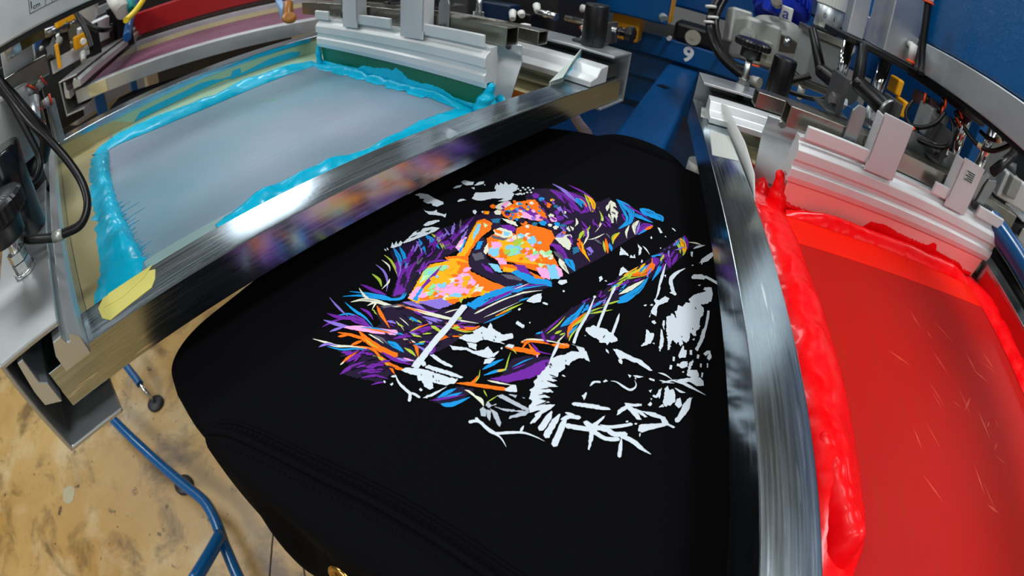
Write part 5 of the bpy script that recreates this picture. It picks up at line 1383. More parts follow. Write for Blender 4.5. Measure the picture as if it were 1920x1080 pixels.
def blob(mb,pts,r,seed):
    P=spline(pts,7); n=len(P); rows=[]
    for i,p in enumerate(P):
        u=i/(n-1); rr=r*(1-.62*u)*(1+.4*nz(p.x*90+seed,p.y*90,p.z*120)); row=[]
        for q in range(13):
            t=2*math.pi*q/12; row.append((p.x+rr*math.cos(t),p.y+rr*math.sin(t)*(1+.2*nz(q,seed)),p.z))
        rows.append(row)
    top=rows[-1]; c=P[-1]+Vector((0,0,r*.3)); rows.append([tuple(c)]*13); mb.grid(rows); return mb
b=MB(); blob(b,[(.462,.398,.963),(.462,.396,.978),(.465,.392,.992),(.467,.388,1.006)],.014,2); blob(b,[(.478,.402,.963),(.480,.400,.972),(.483,.398,.984)],.013,7); blob(b,[(.518,.408,.963),(.520,.409,.972),(.524,.412,.980)],.011,4); blob(b,[(.495,.413,.963),(.497,.412,.970)],.014,9)
b2=MB(); blob(b2,[(.460,.808,.963),(.459,.808,.985),(.458,.807,1.004)],.008,3)
part('ink_blob',b,CYAN,ik); part('ink_blob',b2,CYAN,ik)
for x,y,l in ((.305,.700,.013),(.290,.712,.006),(.318,.725,.005),(.335,.735,.007),(.270,.70,.006),(.33,.755,.004),(.41,.62,.004),(.24,.69,.005)):
    b=MB(); b.prism([(x-l*.6,y-.001),(x,y-l*.22),(x+l*.6,y+.001),(x,y+l*.3)],'z',.96335,.96348); part('green_fleck',b,plain('green fleck',(70,165,92),.4),scL,label='small green fleck')
ir=thing('red_ink','thick red ink banked along the near rail and the pink blade','ink',(.25,.7,.9634),1)
b=MB(); band(b,[(.505,.912),(.42,.915),(.3,.915),(.2,.915),(.1,.914),(.03,.910)],[(.47,.856),(.384,.853),(.29,.852),(.219,.8505),(.155,.852),(.10,.8525),(.066,.854),(.034,.87)],.017,21,150,22,rag=.0012,jag=.003,peak=.5,lump=.28); part('ink_bank',b,RED,ir)
b=MB(); band(b,[(.15,.905),(.1,.902),(.07,.9),(.045,.895)],[(.15,.885),(.1,.872),(.06,.865),(.04,.876)],.021,23,60,14,lump=.4); part('ink_fold',b,RED,ir)
b=MB(); band(b,[(.447,.853),(.446,.7),(.443,.6),(.439,.505)],[(.4620,.853),(.4620,.7),(.4610,.6),(.457,.5)],.0145,31,140,18,lump=.10,jag=.0012); part('ink_bank',b,RED,ir)
b=MB(); blade_smear(b,[(.86,.010),(.84,.005),(.76,.005),(.735,.006),(.725,.020),(.70,.023),(.67,.019),(.64,.018),(.612,.018),(.606,.026),(.596,.025),(.59,.016),(.56,.014),(.53,.013),(.515,.006),(.49,.006)],XB,6,.003); part('ink_smear',b,RED,ir)
b=MB(); band(b,[(.455,.508),(.4,.507),(.3,.505),(.2,.503),(.06,.502)],[(.47,.478),(.412,.461),(.334,.461),(.25,.46),(.06,.462)],.011,37,90,12,lump=.3,jag=.003); part('ink_bank',b,RED,ir)
b=MB(); blob(b,[(.470,.862,.963),(.470,.866,.985),(.473,.870,1.004)],.014,2); blob(b,[(.520,.872,.963),(.522,.874,.980)],.012,8); blob(b,[(.49,.878,.963),(.492,.878,.974)],.022,5); part('ink_blob',b,RED,ir)
b=MB(); band(b,[(.62,.90),(.56,.915),(.49,.916)],[(.61,.878),(.56,.868),(.48,.85)],.003,41,60,12,jag=.014,lump=1.2); part('ink_smear',b,REDT,ir)
# ---- squeegees
def squeegee(k,ya,yb,label,blade,bname,clips):
    s=thing('squeegee',label,'squeegee',(.47,(ya+yb)/2,.965),k)
    b=MB(); b.prism([(.466,.9655),(.475,.9655),(.4715,1.008),(.4608,1.008)],'y',ya+.006,yb-.006); part('blade',b,blade,s,.0006,label=bname)
    prof=[(.4585,1.002),(.4555,1.010),(.4555,1.020),(.4585,1.0225),(.4585,1.0295),(.4548,1.032),(.4548,1.044),(.458,1.049),(.464,1.0525),(.464,1.058),(.478,1.058),(.478,1.050),(.4805,1.042),(.4805,1.030),(.478,1.026),(.4805,1.020),(.4805,1.008),(.478,1.002),(.474,1.002),(.4735,1.0085),(.462,1.0085),(.4615,1.002)]
    b=MB(); b.prism(prof,'y',ya,yb); part('holder',b,EXW,s,.0008)
    for (c0,c1) in clips:
        b=MB(); b.box(.4570,.4625,c0,c1,1.0575,1.0745); part('clip_strip',b,EXW,s,.0015)
    return s
squeegee(0,.391,.808,'squeegee with green blade standing in cyan ink',GREENP,'green blade',[(.398,.548),(.585,.715),(.765,.812)])
squeegee(1,.478,.866,'squeegee with pink blade standing in red ink',PINKP,'pink blade',[(.488,.555),(.60,.655),(.735,.862)])
def flood(k,ya,yb,label):
    s=thing('flood_bar',label,'flood bar',(.53,(ya+yb)/2,.967),k); b=MB()
    P=[(.531,1.052),(.5315,1.040),(.5345,1.031),(.5345,1.024),(.530,1.012),(.524,.995),(.519,.980),(.516,.967)]; T=spline([(x,0,z) for x,z in P],4); rows=[[(p.x,ya,p.z) for p in T],[(p.x,yb,p.z) for p in T]]
    b.grid(rows); o=part('sheet',b,EXT,s); md=o.modifiers.new('thick','SOLIDIFY'); md.thickness=.0022
    for yy in (ya+.02,yb-.02):
        b=MB(); b.hexbolt((.530,yy,1.046),(-1,0,0),.005,.004); part('bolt',b,STEEL,s)
    return s
flood(0,.392,.83,'curved aluminium flood bar behind the green squeegee'); flood(1,.478,.888,'curved aluminium flood bar behind the pink squeegee')
def sqtube(mb,x0,x1,z0,z1,y0,y1,t=.002):
    o=[(x0,z0),(x1,z0),(x1,z1),(x0,z1)]; i=[(x0+t,z0+t),(x1-t,z0+t),(x1-t,z1-t),(x0+t,z1-t)]
    vs=[(p[0],y,p[1]) for y in (y0,y1) for p in o]+[(p[0],y,p[1]) for y in (y0,y1) for p in i]; fs=[]
    for q in range(4):
        r=(q+1)%4; fs+=[(q,r,4+r,4+q),(8+q,8+r,12+r,12+q),(q,r,8+r,8+q),(4+q,4+r,12+r,12+q)]
    return mb.add(vs,fs)
def carriage(k,t1,t2,hang,yc,label,links,full):
    s=thing('squeegee_carriage',label,'carriage',(.55,yc,1.058),k)
    b=MB(); sqtube(b,.4775,.5025,1.0595,1.0855,*t1); part('cross_tube',b,SST,s,.0025)
    b=MB(); sqtube(b,.541,.564,1.0535,1.0745,*t2); part('cross_tube',b,SST,s,.0025)
    for (h0,h1,zt) in hang:
        b=MB(); b.box(.4535,.4560,h0,h1,1.0505,zt); b.box(.4535,.4745,h1-.0025,h1,1.062,zt-.004); b.box(.4535,.4745,h0,h0+.0025,1.062,zt-.004); part('hanger_plate',b,PLATE,s,.0012)
    for (y,za) in links:
        b=MB(); b.prism([(y-.010,1.066),(y-.006,1.058),(y+.006,1.058),(y+.010,1.066),(y+.010,za-.01),(y+.004,za),(y-.006,za),(y-.010,za-.01)],'x',.4735,.4770); o=part('link_plate',b,ZINC,s,.001)
        b=MB(); b.cyl((.4735,y,1.068),(.4690,y,1.068),.0062,None,20); b.cyl((.4690,y,1.068),(.4687,y,1.068),.003,None,6,False); part('socket_screw',b,DGREY,o)
    # bracket blocks with hex bolts on the tubes
    for y in (yc+.045,yc-.055,yc+.13):
        b=MB(); b.box(.503,.548,y-.004,y+.004,1.086,1.138); b.box(.503,.56,y-.016,y+.016,1.0865,1.0905); o=part('bracket',b,DGREY,s,.001)
        b=MB(); b.hexbolt((.515,y+.004,1.105),(0,1,0),.0085,.007); b.hexbolt((.515,y-.004,1.105),(0,-1,0),.0085,.007); part('hex_bolt',b,STEEL,o)
    if full:
        b=MB(); b.box(.62,.69,yc-.028,yc+.030,1.188,1.52); part('cylinder_body',b,EXT,s,.002)
        b=MB(); b.box(.625,.648,yc+.065,yc+.093,1.188,1.52); part('cylinder_body',b,EXT,s,.002)
        b=MB(); b.box(.602,.70,yc-.03,yc+.100,1.177,1.1875); part('base_plate',b,BLK,s,.002)
        for y,x in ((yc+.05,.70),(yc-.0,.655)):
            b=MB(); b.cyl((x,y,1.06),(x,y,1.177),.0105,None,24); part('guide_rod',b,CHR,s)
        for (p0,p1,p2) in (((.735,yc+.105,1.168),(.69,yc+.09,1.110),(.62,yc+.066,1.104)),((.60,yc+.075,1.184),(.583,yc+.075,1.128),(.525,yc+.05,1.118))):
            b=MB(); d=(Vector(p1)-Vector(p0)); b.cyl(p0,p1,.0075,.0095,16); b.cyl(p1,p2,.0125,.0145,20); b.lathe([(.004,0),(.006,.002),(.006,.005)],Vector(p1)+Vector((-.012,.004,0)),(-1,.3,0),14); lv=part('clamp_lever',b,BLK,s,.001)
            b=MB(); v=Vector(p2); dd=(v-Vector(p1)).normalized(); b.lathe([(.018,0),(.0185,.001),(.0185,.004),(.018,.005)],v,dd,28); part('end_washer',b,ZINC,lv)
        b=MB(); b.cyl((.668,yc+.052,1.235),(.668,yc+.062,1.235),.006,None,6,False); b.cyl((.668,yc+.05,1.225),(.668,yc+.064,1.225),.004,None,12); part('brass_fitting',b,BRASS,s)
        b=MB(); b.cyl((.619,yc-.012,1.218),(.606,yc-.012,1.218),.006,None,16); b.cyl((.606,yc-.012,1.222),(.606,yc-.014,1.196),.0065,None,16); fo=part('elbow_fitting',b,WHITEP,s)
        b=MB(); b.cyl((.606,yc-.014,1.196),(.606,yc-.0142,1.192),.0078,None,16); part('release_ring',b,ORANGE,fo)
    return s
carriage(0,(.378,.90),(.374,.86),[(.667,.710,1.16),(.506,.556,1.16)],.60,'stainless cross tubes and hangers carrying the green squeegee',[(.487,1.115),(.735,1.10)],False)
carriage(1,(.438,.882),(.43,.905),[(.728,.775,1.126),(.582,.628,1.124)],.68,'stainless cross tubes, levers and twin cylinders carrying the pink squeegee',[(.797,1.118),(.553,1.118)],True)
solo_b=MB(); sqtube(solo_b,.4775,.5025,1.0595,1.0855,.378,.90)
# ---- frame clamps
def clamp_inner(k,y0,y1,label,front,studs,cyls,knobrod):
    s=thing('frame_clamp',label,'frame clamp',(.66,(y0+y1)/2,.957),k)
    t=.0045; b=MB(); b.prism([(.622,.9572),(.700,.9572),(.700,1.0425),(.640,1.0425),(.640,1.0385),(.6955,1.0385),(.6955,.9612),(.622,.9612)],'y',y0,y1); part('channel',b,EXT,s,.001)
    b=MB(); b.prism([(.586,1.0006),(.586,1.0095),(.604,1.0135),(.612,1.0255),(.634,1.0275),(.634,1.0006)],'y',y0+.004,y1-.01); part('clamp_bar',b,EXW,s,.0012)
    b=MB(); b.box(.646,.684,y0+.012,y1-.02,1.0006,1.022); part('packing_bar',b,DGREY,s,.001)
    for i,y in enumerate(studs):
        b=MB(); b.cyl((.672,y,1.0226),(.672,y,1.102),.0055,None,14); b.cyl((.672,y,1.0426),(.672,y,1.050),.0105,None,6,False); b.cyl((.672,y,1.051),(.672,y,1.057),.0105,None,6,False); st=part('stud',b,STEEL,s)
        b=MB(); b.lathe([(.012,0),(.016,.001),(.016,.014),(.019,.018)],(.672,y,1.092),(0,0,1),28); b.lathe([(.026,0),(.028,.002),(.028,.009),(.025,.012),(.014,.0125)],(.672,y,1.1095),(0,0,1),56,True,.06); part('knurled_knob',b,BLK,st)
    for y in cyls:
        b=MB(); b.lathe([(.018,0),(.019,.002),(.019,.066),(.0175,.069)],(.672,y,1.0428),(0,0,1),32); part('black_cylinder',b,BLK,s)
    if knobrod:
        y=y0+.07; b=MB(); b.cyl((.72,y+.07,1.068),(.72,y-.03,1.068),.0055,None,16); ro=part('adjuster_rod',b,STEEL,s)
        b=MB(); b.lathe([(.007,0),(.009,.003),(.007,.006),(.0075,.014),(.013,.016),(.0145,.018),(.0145,.026),(.012,.028)],(.72,y-.031,1.068),(0,-1,0),14,True,.16); part('lobed_knob',b,BLK,ro)
        b=MB(); b.prism([(y-.024,1.043),(y-.014,1.043),(y-.014,1.080),(y-.020,1.080)],'x',.695,.738); b.box(.665,.70,y-.028,y+.02,1.0428,1.047); part('adjuster_bracket',b,DGREY,s,.001)
        for q in range(3):
            b=MB(); b.hexbolt((.682,y-.018+q*.014,1.0472),(0,0,1),.005,.004); part('screw',b,EXW,s)
    return s
clamp_inner(0,.306,.96,'inner clamp channel gripping the cyan screen, with lobed black knob',0,[.60],[.362],True)
clamp_inner(1,.42,.958,'inner clamp channel gripping the red screen, with knurled knob on a stud',1,[.893],[.838,.52],False)
def clamp_outer(k,y0,y1,label,studs,cyls):
    s=thing('frame_clamp',label,'frame clamp',(-.1,(y0+y1)/2,.94),k)
    b=MB(); b.prism([(-.068,.9352),(-.132,.9352),(-.132,1.0360),(-.070,1.0360),(-.070,1.0318),(-.1275,1.0318),(-.1275,.9395),(-.068,.9395)],'y',y0,y1); part('channel',b,plain('satin steel channel',(178,182,182),.36,.8,.1,14),s,.0012)
    b=MB(); b.prism([(-.060,1.0006),(-.060,1.018),(-.0675,1.0265),(-.0690,1.0195),(-.0715,1.0195),(-.0735,1.027),(-.0815,1.0265),(-.086,1.016),(-.086,1.0006)],'y',y0-.004,y1-.02); part('clamp_bar',b,EXT,s,.0008)
    b=MB(); b.prism([(-.1215,.985),(-.1065,.978),(-.1065,.999),(-.112,1.004),(-.112,1.028),(-.1180,1.028),(-.1215,1.0)],'y',y0+.002,y1-.02); part('wedge_bar',b,EXT,s,.0008)
    for y in studs:
        b=MB(); b.cyl((-.098,y,1.0362),(-.098,y,1.085),.0055,None,14); b.cyl((-.098,y,1.0362),(-.098,y,1.0395),.0125,None,20); b.cyl((-.098,y,1.0395),(-.098,y,1.0475),.0105,None,6,False); b.cyl((-.098,y,1.0485),(-.098,y,1.0565),.0105,None,6,False); st=part('stud',b,STEEL,s)
        b=MB(); b.lathe([(.010,0),(.018,.002),(.019,.016),(.022,.02)],(-.098,y,1.067),(0,0,1),28); b.lathe([(.026,0),(.029,.002),(.029,.014),(.026,.017),(.02,.0175),(.012,.019)],(-.098,y,1.087),(0,0,1),64,True,.05); part('knurled_knob',b,BLK,st)
    for y in cyls:
        b=MB(); b.lathe([(.0215,0),(.0225,.002),(.0225,.086),(.021,.089)],(-.092,y,1.0362),(0,0,1),36); part('black_cylinder',b,plain('black gloss',(12,14,17),.2,0,.2,40),s)
    return s
clamp_outer(0,.30,.985,'outer clamp channel at the near end of the cyan screen, light grey top plate',[.405],[.482])
oc=clamp_outer(-1,.285,1.08,'outer clamp channel at the end of the maroon screen, open end in view',[.8],[]); oc.location.z+=.014
# ---- plastic guard cards
cd=MB(); cd.add([(.548,.352,.970),(.548,.352,1.004),(.560,.340,1.012),(.610,.352,1.036),(.650,.366,1.040),(.645,.366,1.014),(.605,.356,.992),(.575,.352,.970)],[tuple(range(8))])
o=solo('guard_card',cd,plain('cyan stained card',(196,208,200),.4),'bent white card smeared with cyan, propped on the rail beside the inner clamp','card',0,(.6,.355,.97)); md=o.modifiers.new('t','SOLIDIFY'); md.thickness=.001
sm=MB(); sm.add([(.566,.3455,1.006),(.60,.3505,1.026),(.636,.3615,1.034),(.632,.3613,1.022),(.612,.3555,1.016),(.60,.3535,1.004),(.585,.351,1.006)],[tuple(range(7))]); sp=part('ink_stain',sm,CYANT,o,base=(.6,.355,.97)); sp.location=(0,-.0016,0)
cd=MB(); P=[(.628,.938,1.022),(.60,.925,1.028),(.56,.921,1.022),(.50,.916,1.018),(.44,.912,1.006),(.41,.912,.990)]; Q=[(.628,.918,.970),(.60,.914,.970),(.56,.912,.968),(.50,.908,.967),(.44,.905,.967),(.41,.906,.967)]; cd.grid([P,Q],True)
o=solo('guard_card',cd,plain('grey white card',(198,200,196),.4),'long pale card standing along the rail of the red screen','card',1,(.5,.915,.97)); md=o.modifiers.new('t','SOLIDIFY'); md.thickness=.0014
# ---- overhead print arms
a=thing('overhead_rail','silver overhead print arm with a centimetre scale above the cyan screen','print arm',(.5,.62,1.21),0)
b=MB(); b.box(-.30,1.45,.58,.66,1.2135,1.285); part('rail',b,EXT,a,.003)
b=MB(); b.box(-.28,1.45,.583,.657,1.2075,1.2133); part('slide_strip',b,BLK,a)
b=MB(); b.prism([(-.038,1.232),(.2,1.232),(.2,1.27),(-.038,1.27)],'y',.5797,.5793); lb=part('scale_label',b,LABW,a,label='printed centimetre scale')
b=MB()
for q in range(30):
    x=-.018+q*.008; b.box(x-.0003,x+.0003,.5790,.5793,1.2322,1.2322+(.011 if q%5==0 else .006))
b.box(-.0385,.2,.5790,.5793,1.2317,1.2323); b.box(-.0385,-.0379,.5790,.5793,1.2317,1.27)
part('scale_marks',b,LABEL,lb)
def face_y(x,y,z): return Matrix.Translation((x,y,z))@Matrix.Rotation(math.pi/2,4,'X')
text('scale_text','cm',.008,LABEL,lb,face_y(-.029,.5791,1.2375)); text('scale_text','1',.012,LABEL,lb,face_y(-.0355,.5791,1.2405)); text('scale_text','2',.010,LABEL,lb,face_y(-.0175,.5791,1.2475))
a=thing('overhead_girder','blue overhead print arm with a silver rail beside the twin cylinders','print arm',(.5,.62,1.19),1)
b=MB(); b.box(.02,1.42,.585,.648,1.187,1.234); part('rail',b,EXT,a,.002)
b=MB(); b.box(-.05,1.42,.56,.640,1.2345,1.40); part('girder',b,plain('bright textured blue enamel',(0,92,158),.24,0,.12,170,1.6,.2),a,.006)
b=MB(); b.box(.05,1.42,.60,.64,1.180,1.1868); part('slide_strip',b,BLK,a)
a=thing('overhead_girder','red overhead beam crossing above the maroon screen','print arm',(.3,.8,1.1),-1)
b=MB(); b.box(-.075,1.5,.955,1.03,1.018,1.108); part('beam',b,REDARM,a,.004)
b=MB(); b.box(-.05,1.4,.96,1.02,1.004,1.0175); part('underside_shade',b,plain('dark brown shade',(48,22,14),.5),a)  # dark strip standing in for the shade under the red beam
# ================================================================== left clutter (outer end of the cyan head)
def tubeobj(name,pts,r,mat,label,cat,k=0,group=None,n=8,seg=12):
    b=MB(); b.tube(pts,r,seg,n); return solo(name,b,mat,label,cat,k,pts[0],0,group)
h=tubeobj('air_hose',[(-0.0888,0.5527,1.1898),(-0.0673,0.5228,1.1502),(-0.0519,0.4912,1.1271),(-0.0360,0.4683,1.1059),(-0.0231,0.4481,1.0830),(-0.0167,0.4320,1.0632),(-0.0187,0.4163,1.0489),(-0.0303,0.4071,1.0407),(-0.0481,0.4107,1.0405),(-0.0634,0.4149,1.0428),(-0.0893,0.4199,1.0541)],.0042,HOSE,'black hose looping over the left clamp channel and back to the knurled knob','hose')
b=MB(); b.cyl((-0.0503,0.4101,1.0410),(-0.0606,0.4135,1.0423),.0052,None,16); part('marker_band',b,plain('silver band',(190,192,186),.35,.6),h,label='silver marker band')
h=tubeobj('air_hose',[(-0.0881,0.5725,1.1747),(-0.0763,0.5617,1.1451),(-0.0649,0.5476,1.1077),(-0.0600,0.5386,1.0854),(-0.0621,0.5304,1.0734),(-0.0737,0.5272,1.0665),(-0.0958,0.5251,1.0724)],.0042,HOSE,'black hose dropping past the black cylinder on the left clamp','hose')
b=MB(); b.cyl((-0.0758,0.5269,1.0666),(-0.0854,0.5259,1.0686),.0052,None,16); part('marker_band',b,plain('silver band',(190,192,186),.35,.6),h,label='silver marker band')
tubeobj('air_hose',[(-0.0951,0.5920,1.1823),(-0.0755,0.5726,1.1522),(-0.0581,0.5606,1.1199),(-0.0482,0.5620,1.0933),(-0.0605,0.5711,1.0698)],.008,HOSE,'thick black hose bundle descending at the left edge','hose')
v=thing('lift_cylinder','grey lift cylinder with black lower body at the left edge','cylinder',(-0.1068,0.6237,1.1089),0)
c=Vector((-0.1068,0.6251,1.1191)); b=MB(); b.lathe([(.045,0),(.05,.006),(.05,.075),(.046,.082)],c-Vector((0,0,.045)),(0,0,1),36); part('head',b,GREY,v,.001)
b=MB(); b.lathe([(.036,0),(.038,.002),(.038,.10)],c-Vector((0,0,.148)),(0,0,1),36); part('body',b,BLK,v)
v=thing('valve_block','stainless bracket and grey valve block with orange-ringed fittings below the silver arm','valve',(-0.0664,0.6755,1.1640),0)
def cbox(mb,c,sx,sy,sz,rz=0,rx=0,ry=0):
    M=Matrix.Translation(Vector(c))@Matrix.Rotation(rz,4,'Z')@Matrix.Rotation(rx,4,'X')@Matrix.Rotation(ry,4,'Y'); return mb.box(-sx/2,sx/2,-sy/2,sy/2,-sz/2,sz/2,M)
b=MB(); cbox(b,(-0.0753,0.7360,1.1898),.05,.05,.05); part('block',b,PLATE,v,.002)
b=MB(); cbox(b,(-0.0691,0.6951,1.1594),.075,.03,.028,.15); part('bracket',b,SST,v,.002)
b=MB(); cbox(b,(-0.0888,0.7116,1.1406),.05,.04,.05,.15); part('lower_block',b,CAST,v,.003)
b=MB(); cbox(b,(-0.0840,0.7549,1.1791),.06,.05,.018); part('spacer',b,BLK,v)
b=MB(); b.cyl((-0.0857,0.6544,1.2084),(-0.0629,0.6570,1.2106),.016,None,24); part('silver_barrel',b,EXT,v)
b=MB(); cbox(b,(-0.0551,0.6978,1.2102),.055,.012,.030,-.05); part('amber_tape',b,YELT,v,.001,label='amber tape patch')
for p,q in (((-0.0551,0.6149,1.1481),(-0.0611,0.6138,1.1426)),((-0.0346,0.6135,1.1221),(-0.0449,0.6127,1.1214)),((-0.0396,0.6360,1.1456),(-0.0484,0.6350,1.1418)),((-0.0534,0.5888,1.1029),(-0.0522,0.5874,1.0945)),((-0.0522,0.6020,1.1217),(-0.0565,0.6010,1.1174))):
    b=MB(); p=Vector(p); q=Vector(q); b.cyl(p,q,.0062,.0055,16); f=part('hose_fitting',b,plain('clear grey fitting',(150,150,148),.3),v)
    b=MB(); b.cyl(p+(p-q).normalized()*.003,p,.0078,None,16); part('release_ring',b,plain('dark orange ring',(190,50,18),.4),f)
b=MB(); b.cyl((-0.0549,0.5937,1.1378),(-0.0582,0.5739,1.1075),.0095,.0085,20); part('grey_coupler',b,EXT,v)
tubeobj('air_hose',[(-0.0441,0.6040,1.0724),(-0.0451,0.6503,1.1018),(-0.0483,0.6950,1.1373),(-0.0481,0.7273,1.1648),(-0.0624,0.7473,1.1905)],.0036,HOSE,'thin black hose rising behind the valve block fittings','hose')
tubeobj('chassis_tube',[(-0.0796,0.9461,1.1716),(-0.0720,0.9772,1.1865),(-0.0539,0.9985,1.2023)],.016,BLUE,'short blue tube behind the silver barrel and amber tape','tube',0,None,2)
pl=MB(); cbox(pl,(-0.0421,0.6884,1.0850),.012,.05,.06,.3); solo('side_plate',pl,GREY,'small grey plate rising beside the clamp channel at the hose fittings','plate',0,(-0.0421,0.6884,1.0850),.003)
# ================================================================== background press parts upper left
star=MB(); p=(-0.0361,1.4980,1.1370); star.lathe([(.03,0),(.036,.006),(.036,.016),(.024,.022)],p,(-.5,-.7,.3),10,True,.38); star.cyl((-0.0361,1.4980,1.1370),(-0.0194,1.5586,1.1426),.012,None,14)
solo('star_knob',star,DGREY,'dark star-shaped knob behind the valve block','knob',0,p)
rod=MB(); rod.cyl((-0.0852,1.4976,1.1966),(0.0159,1.4998,1.1845),.016,None,20); rod.cyl((0.0159,1.4998,1.1845),(0.0556,1.5189,1.1882),.010,None,16); solo('steel_rod',rod,plain('dark steel rod',(120,122,124),.2,.9),'dark steel rod with bright glint, under the silver arm','rod',0,(-0.0852,1.4976,1.1966))
y1=thing('yellow_bracket','yellow bracket with white bolt left of the red beam','bracket',(0.0488,1.4970,1.1238),0)
b=MB(); cbox(b,(0.0488,1.4970,1.1238),.05,.02,.04,.4,.2); part('plate',b,YEL,y1,.003); b=MB(); b.cyl((0.0523,1.4667,1.1218),(0.0546,1.4465,1.1200),.009,None,12); part('bolt',b,WHITEP,y1)
b=MB(); cbox(b,(-0.0279,1.3971,1.1189),.012,.012,.07); solo('yellow_strip',b,YEL,'yellow strip under the dark star knob','strip',0,(-0.0279,1.3971,1.1189),.002)
b=MB(); cbox(b,(0.0081,1.5000,1.2044),.07,.02,.025,.5,.0); solo('yellow_clip',b,YEL,'small yellow clip just under the silver arm','clip',0,(0.0081,1.5000,1.2044),.003)
b=MB(); b.cyl((0.0809,1.4977,1.1886),(0.0970,1.5963,1.2532),.032,None,28); solo('air_cylinder',b,EXT,'bright silver cylinder standing at the top edge','cylinder',0,(0.0809,1.4977,1.1886))
b=MB(); b.cyl((0.2061,1.6059,1.1492),(0.1988,1.7085,1.2107),.028,.036,28); o=solo('white_funnel',b,plain('white cup',(225,222,215),.4),'white cup with teal rim at the top edge','cup',0,(0.2019,1.5857,1.1363)); b=MB(); b.cyl((0.2301,1.5823,1.1466),(0.2353,1.6331,1.1968),.014,None,16); part('teal_rim',b,plain('teal rim',(0,140,140),.4),o,base=(0.2019,1.5857,1.1363))
tubeobj('yellow_cable',[(0.2770,1.5755,1.1717),(0.2540,1.5585,1.1513),(0.2265,1.5318,1.1350),(0.1941,1.4853,1.1254)],.010,plain('yellow cable',(235,205,30),.4),'yellow cable hanging beside the red beam','cable')
tubeobj('blue_hose',[(0.2773,1.7277,1.1820),(0.2495,1.6802,1.1373),(0.2184,1.6020,1.1031),(0.1900,1.4821,1.0739)],.014,BLUE,'blue hose behind the yellow cable','hose')
tubeobj('air_hose',[(0.0300,1.2994,1.2311),(0.0462,1.2491,1.1951),(0.0713,1.2171,1.1598),(0.0941,1.2147,1.1421),(0.1198,1.2422,1.1335)],.007,HOSE,'black hose arcing under the silver cylinder','hose')
tubeobj('air_hose',[(0.0317,1.1495,1.2157),(0.0426,1.1190,1.1858),(0.0522,1.0774,1.1508),(0.0545,1.0454,1.1230)],.006,HOSE,'thin black hose running down past the yellow bracket','hose')
gm=thing('head_casting','dark cast body and grey bars of the next print head','casting',(-0.0280,1.7193,1.0678),0)
b=MB(); cbox(b,(-0.0708,1.5777,1.0491),0.138,0.138,0.304,.3); part('body',b,plain('soot black casting',(22,22,24),.5,0,.3),gm,.006)
b=MB(); cbox(b,(0.0040,1.5416,1.0884),0.138,0.028,0.041,.42); part('bar',b,PLATE,gm,.002)
b=MB(); cbox(b,(-0.0755,1.6510,1.1005),0.083,0.041,0.041,.42); part('bar',b,plain('cream bar',(190,186,165),.5),gm,.002)
b=MB(); cbox(b,(0.1074,1.7885,1.1138),0.124,0.028,0.083,.3,.3); part('bar',b,PLATE,gm,.002)
b=MB(); cbox(b,(0.1449,2.0645,1.1637),0.166,0.138,0.069,.3); part('bar',b,GREY,gm,.004)
b=MB(); cbox(b,(0.1836,1.9211,1.1143),0.152,0.110,0.110,.5); part('bar',b,DGREY,gm,.004)
b=MB(); cbox(b,(0.0928,1.6488,1.0818),0.041,0.041,0.138,.3); part('post',b,BLK,gm,.003)
b=MB(); cbox(b,(0.1582,1.8509,1.0638),0.138,0.069,0.069,.5); part('bar',b,plain('dark rust bar',(88,58,58),.5,.2),gm,.004)
b=MB(); cbox(b,(0.2158,1.8470,1.0915),0.069,0.069,0.166,.5); part('post',b,BLK,gm,.003)
for p in ((-0.0539,1.5161,1.1511),(-0.0174,1.5166,1.1419),(-0.0035,1.5864,1.1598),(0.0516,1.5116,1.0753),(0.0184,1.5847,1.1220),(0.0424,1.6554,1.1947),(-0.0713,1.3775,1.1610),(0.0685,1.5120,1.0893),(0.0028,1.5448,1.1429),(0.0451,1.4829,1.0672)):
    b=MB(); b.lathe([(.006,0),(.007,.003),(.005,.008),(.002,.009)],p,(-.2,-.6,.7),12); part('bolt_head',b,CAST,gm)
b=MB(); cbox(b,(-0.0419,1.5994,1.1462),0.069,0.017,0.069,.3); part('cream_block',b,plain('cream bar',(190,186,165),.5),gm,.002)
b=MB(); cbox(b,(0.0123,1.7927,1.1366),0.221,0.028,0.083,.4); part('olive_plate',b,plain('olive plate',(90,86,66),.5),gm,.002)
b=MB(); b.lathe([(.009,0),(.011,.004),(.011,.012),(.006,.014),(.006,.03)],(-0.0175,1.4478,1.1499),(-.1,-.5,.8),10); part('wing_nut',b,CAST,gm)
b=MB(); b.cyl((0.0425,1.3730,1.0725),(0.0448,1.4157,1.0914),.008,.010,14); part('grease_nipple',b,CAST,gm)
SOOT=plain('soot black casting',(22,22,24),.5,0,.3)
b=MB(); cbox(b,(-0.0053,3.2983,1.0993),2.2,.2,1.3,.35); part('backdrop_plate',b,SOOT,gm,.01)  # added dark backdrop plates that hide the wall behind the clutter
b=MB(); cbox(b,(0.9300,3.9916,0.7385),2.208,0.276,0.828,.2); part('backdrop_plate',b,SOOT,gm,.01)
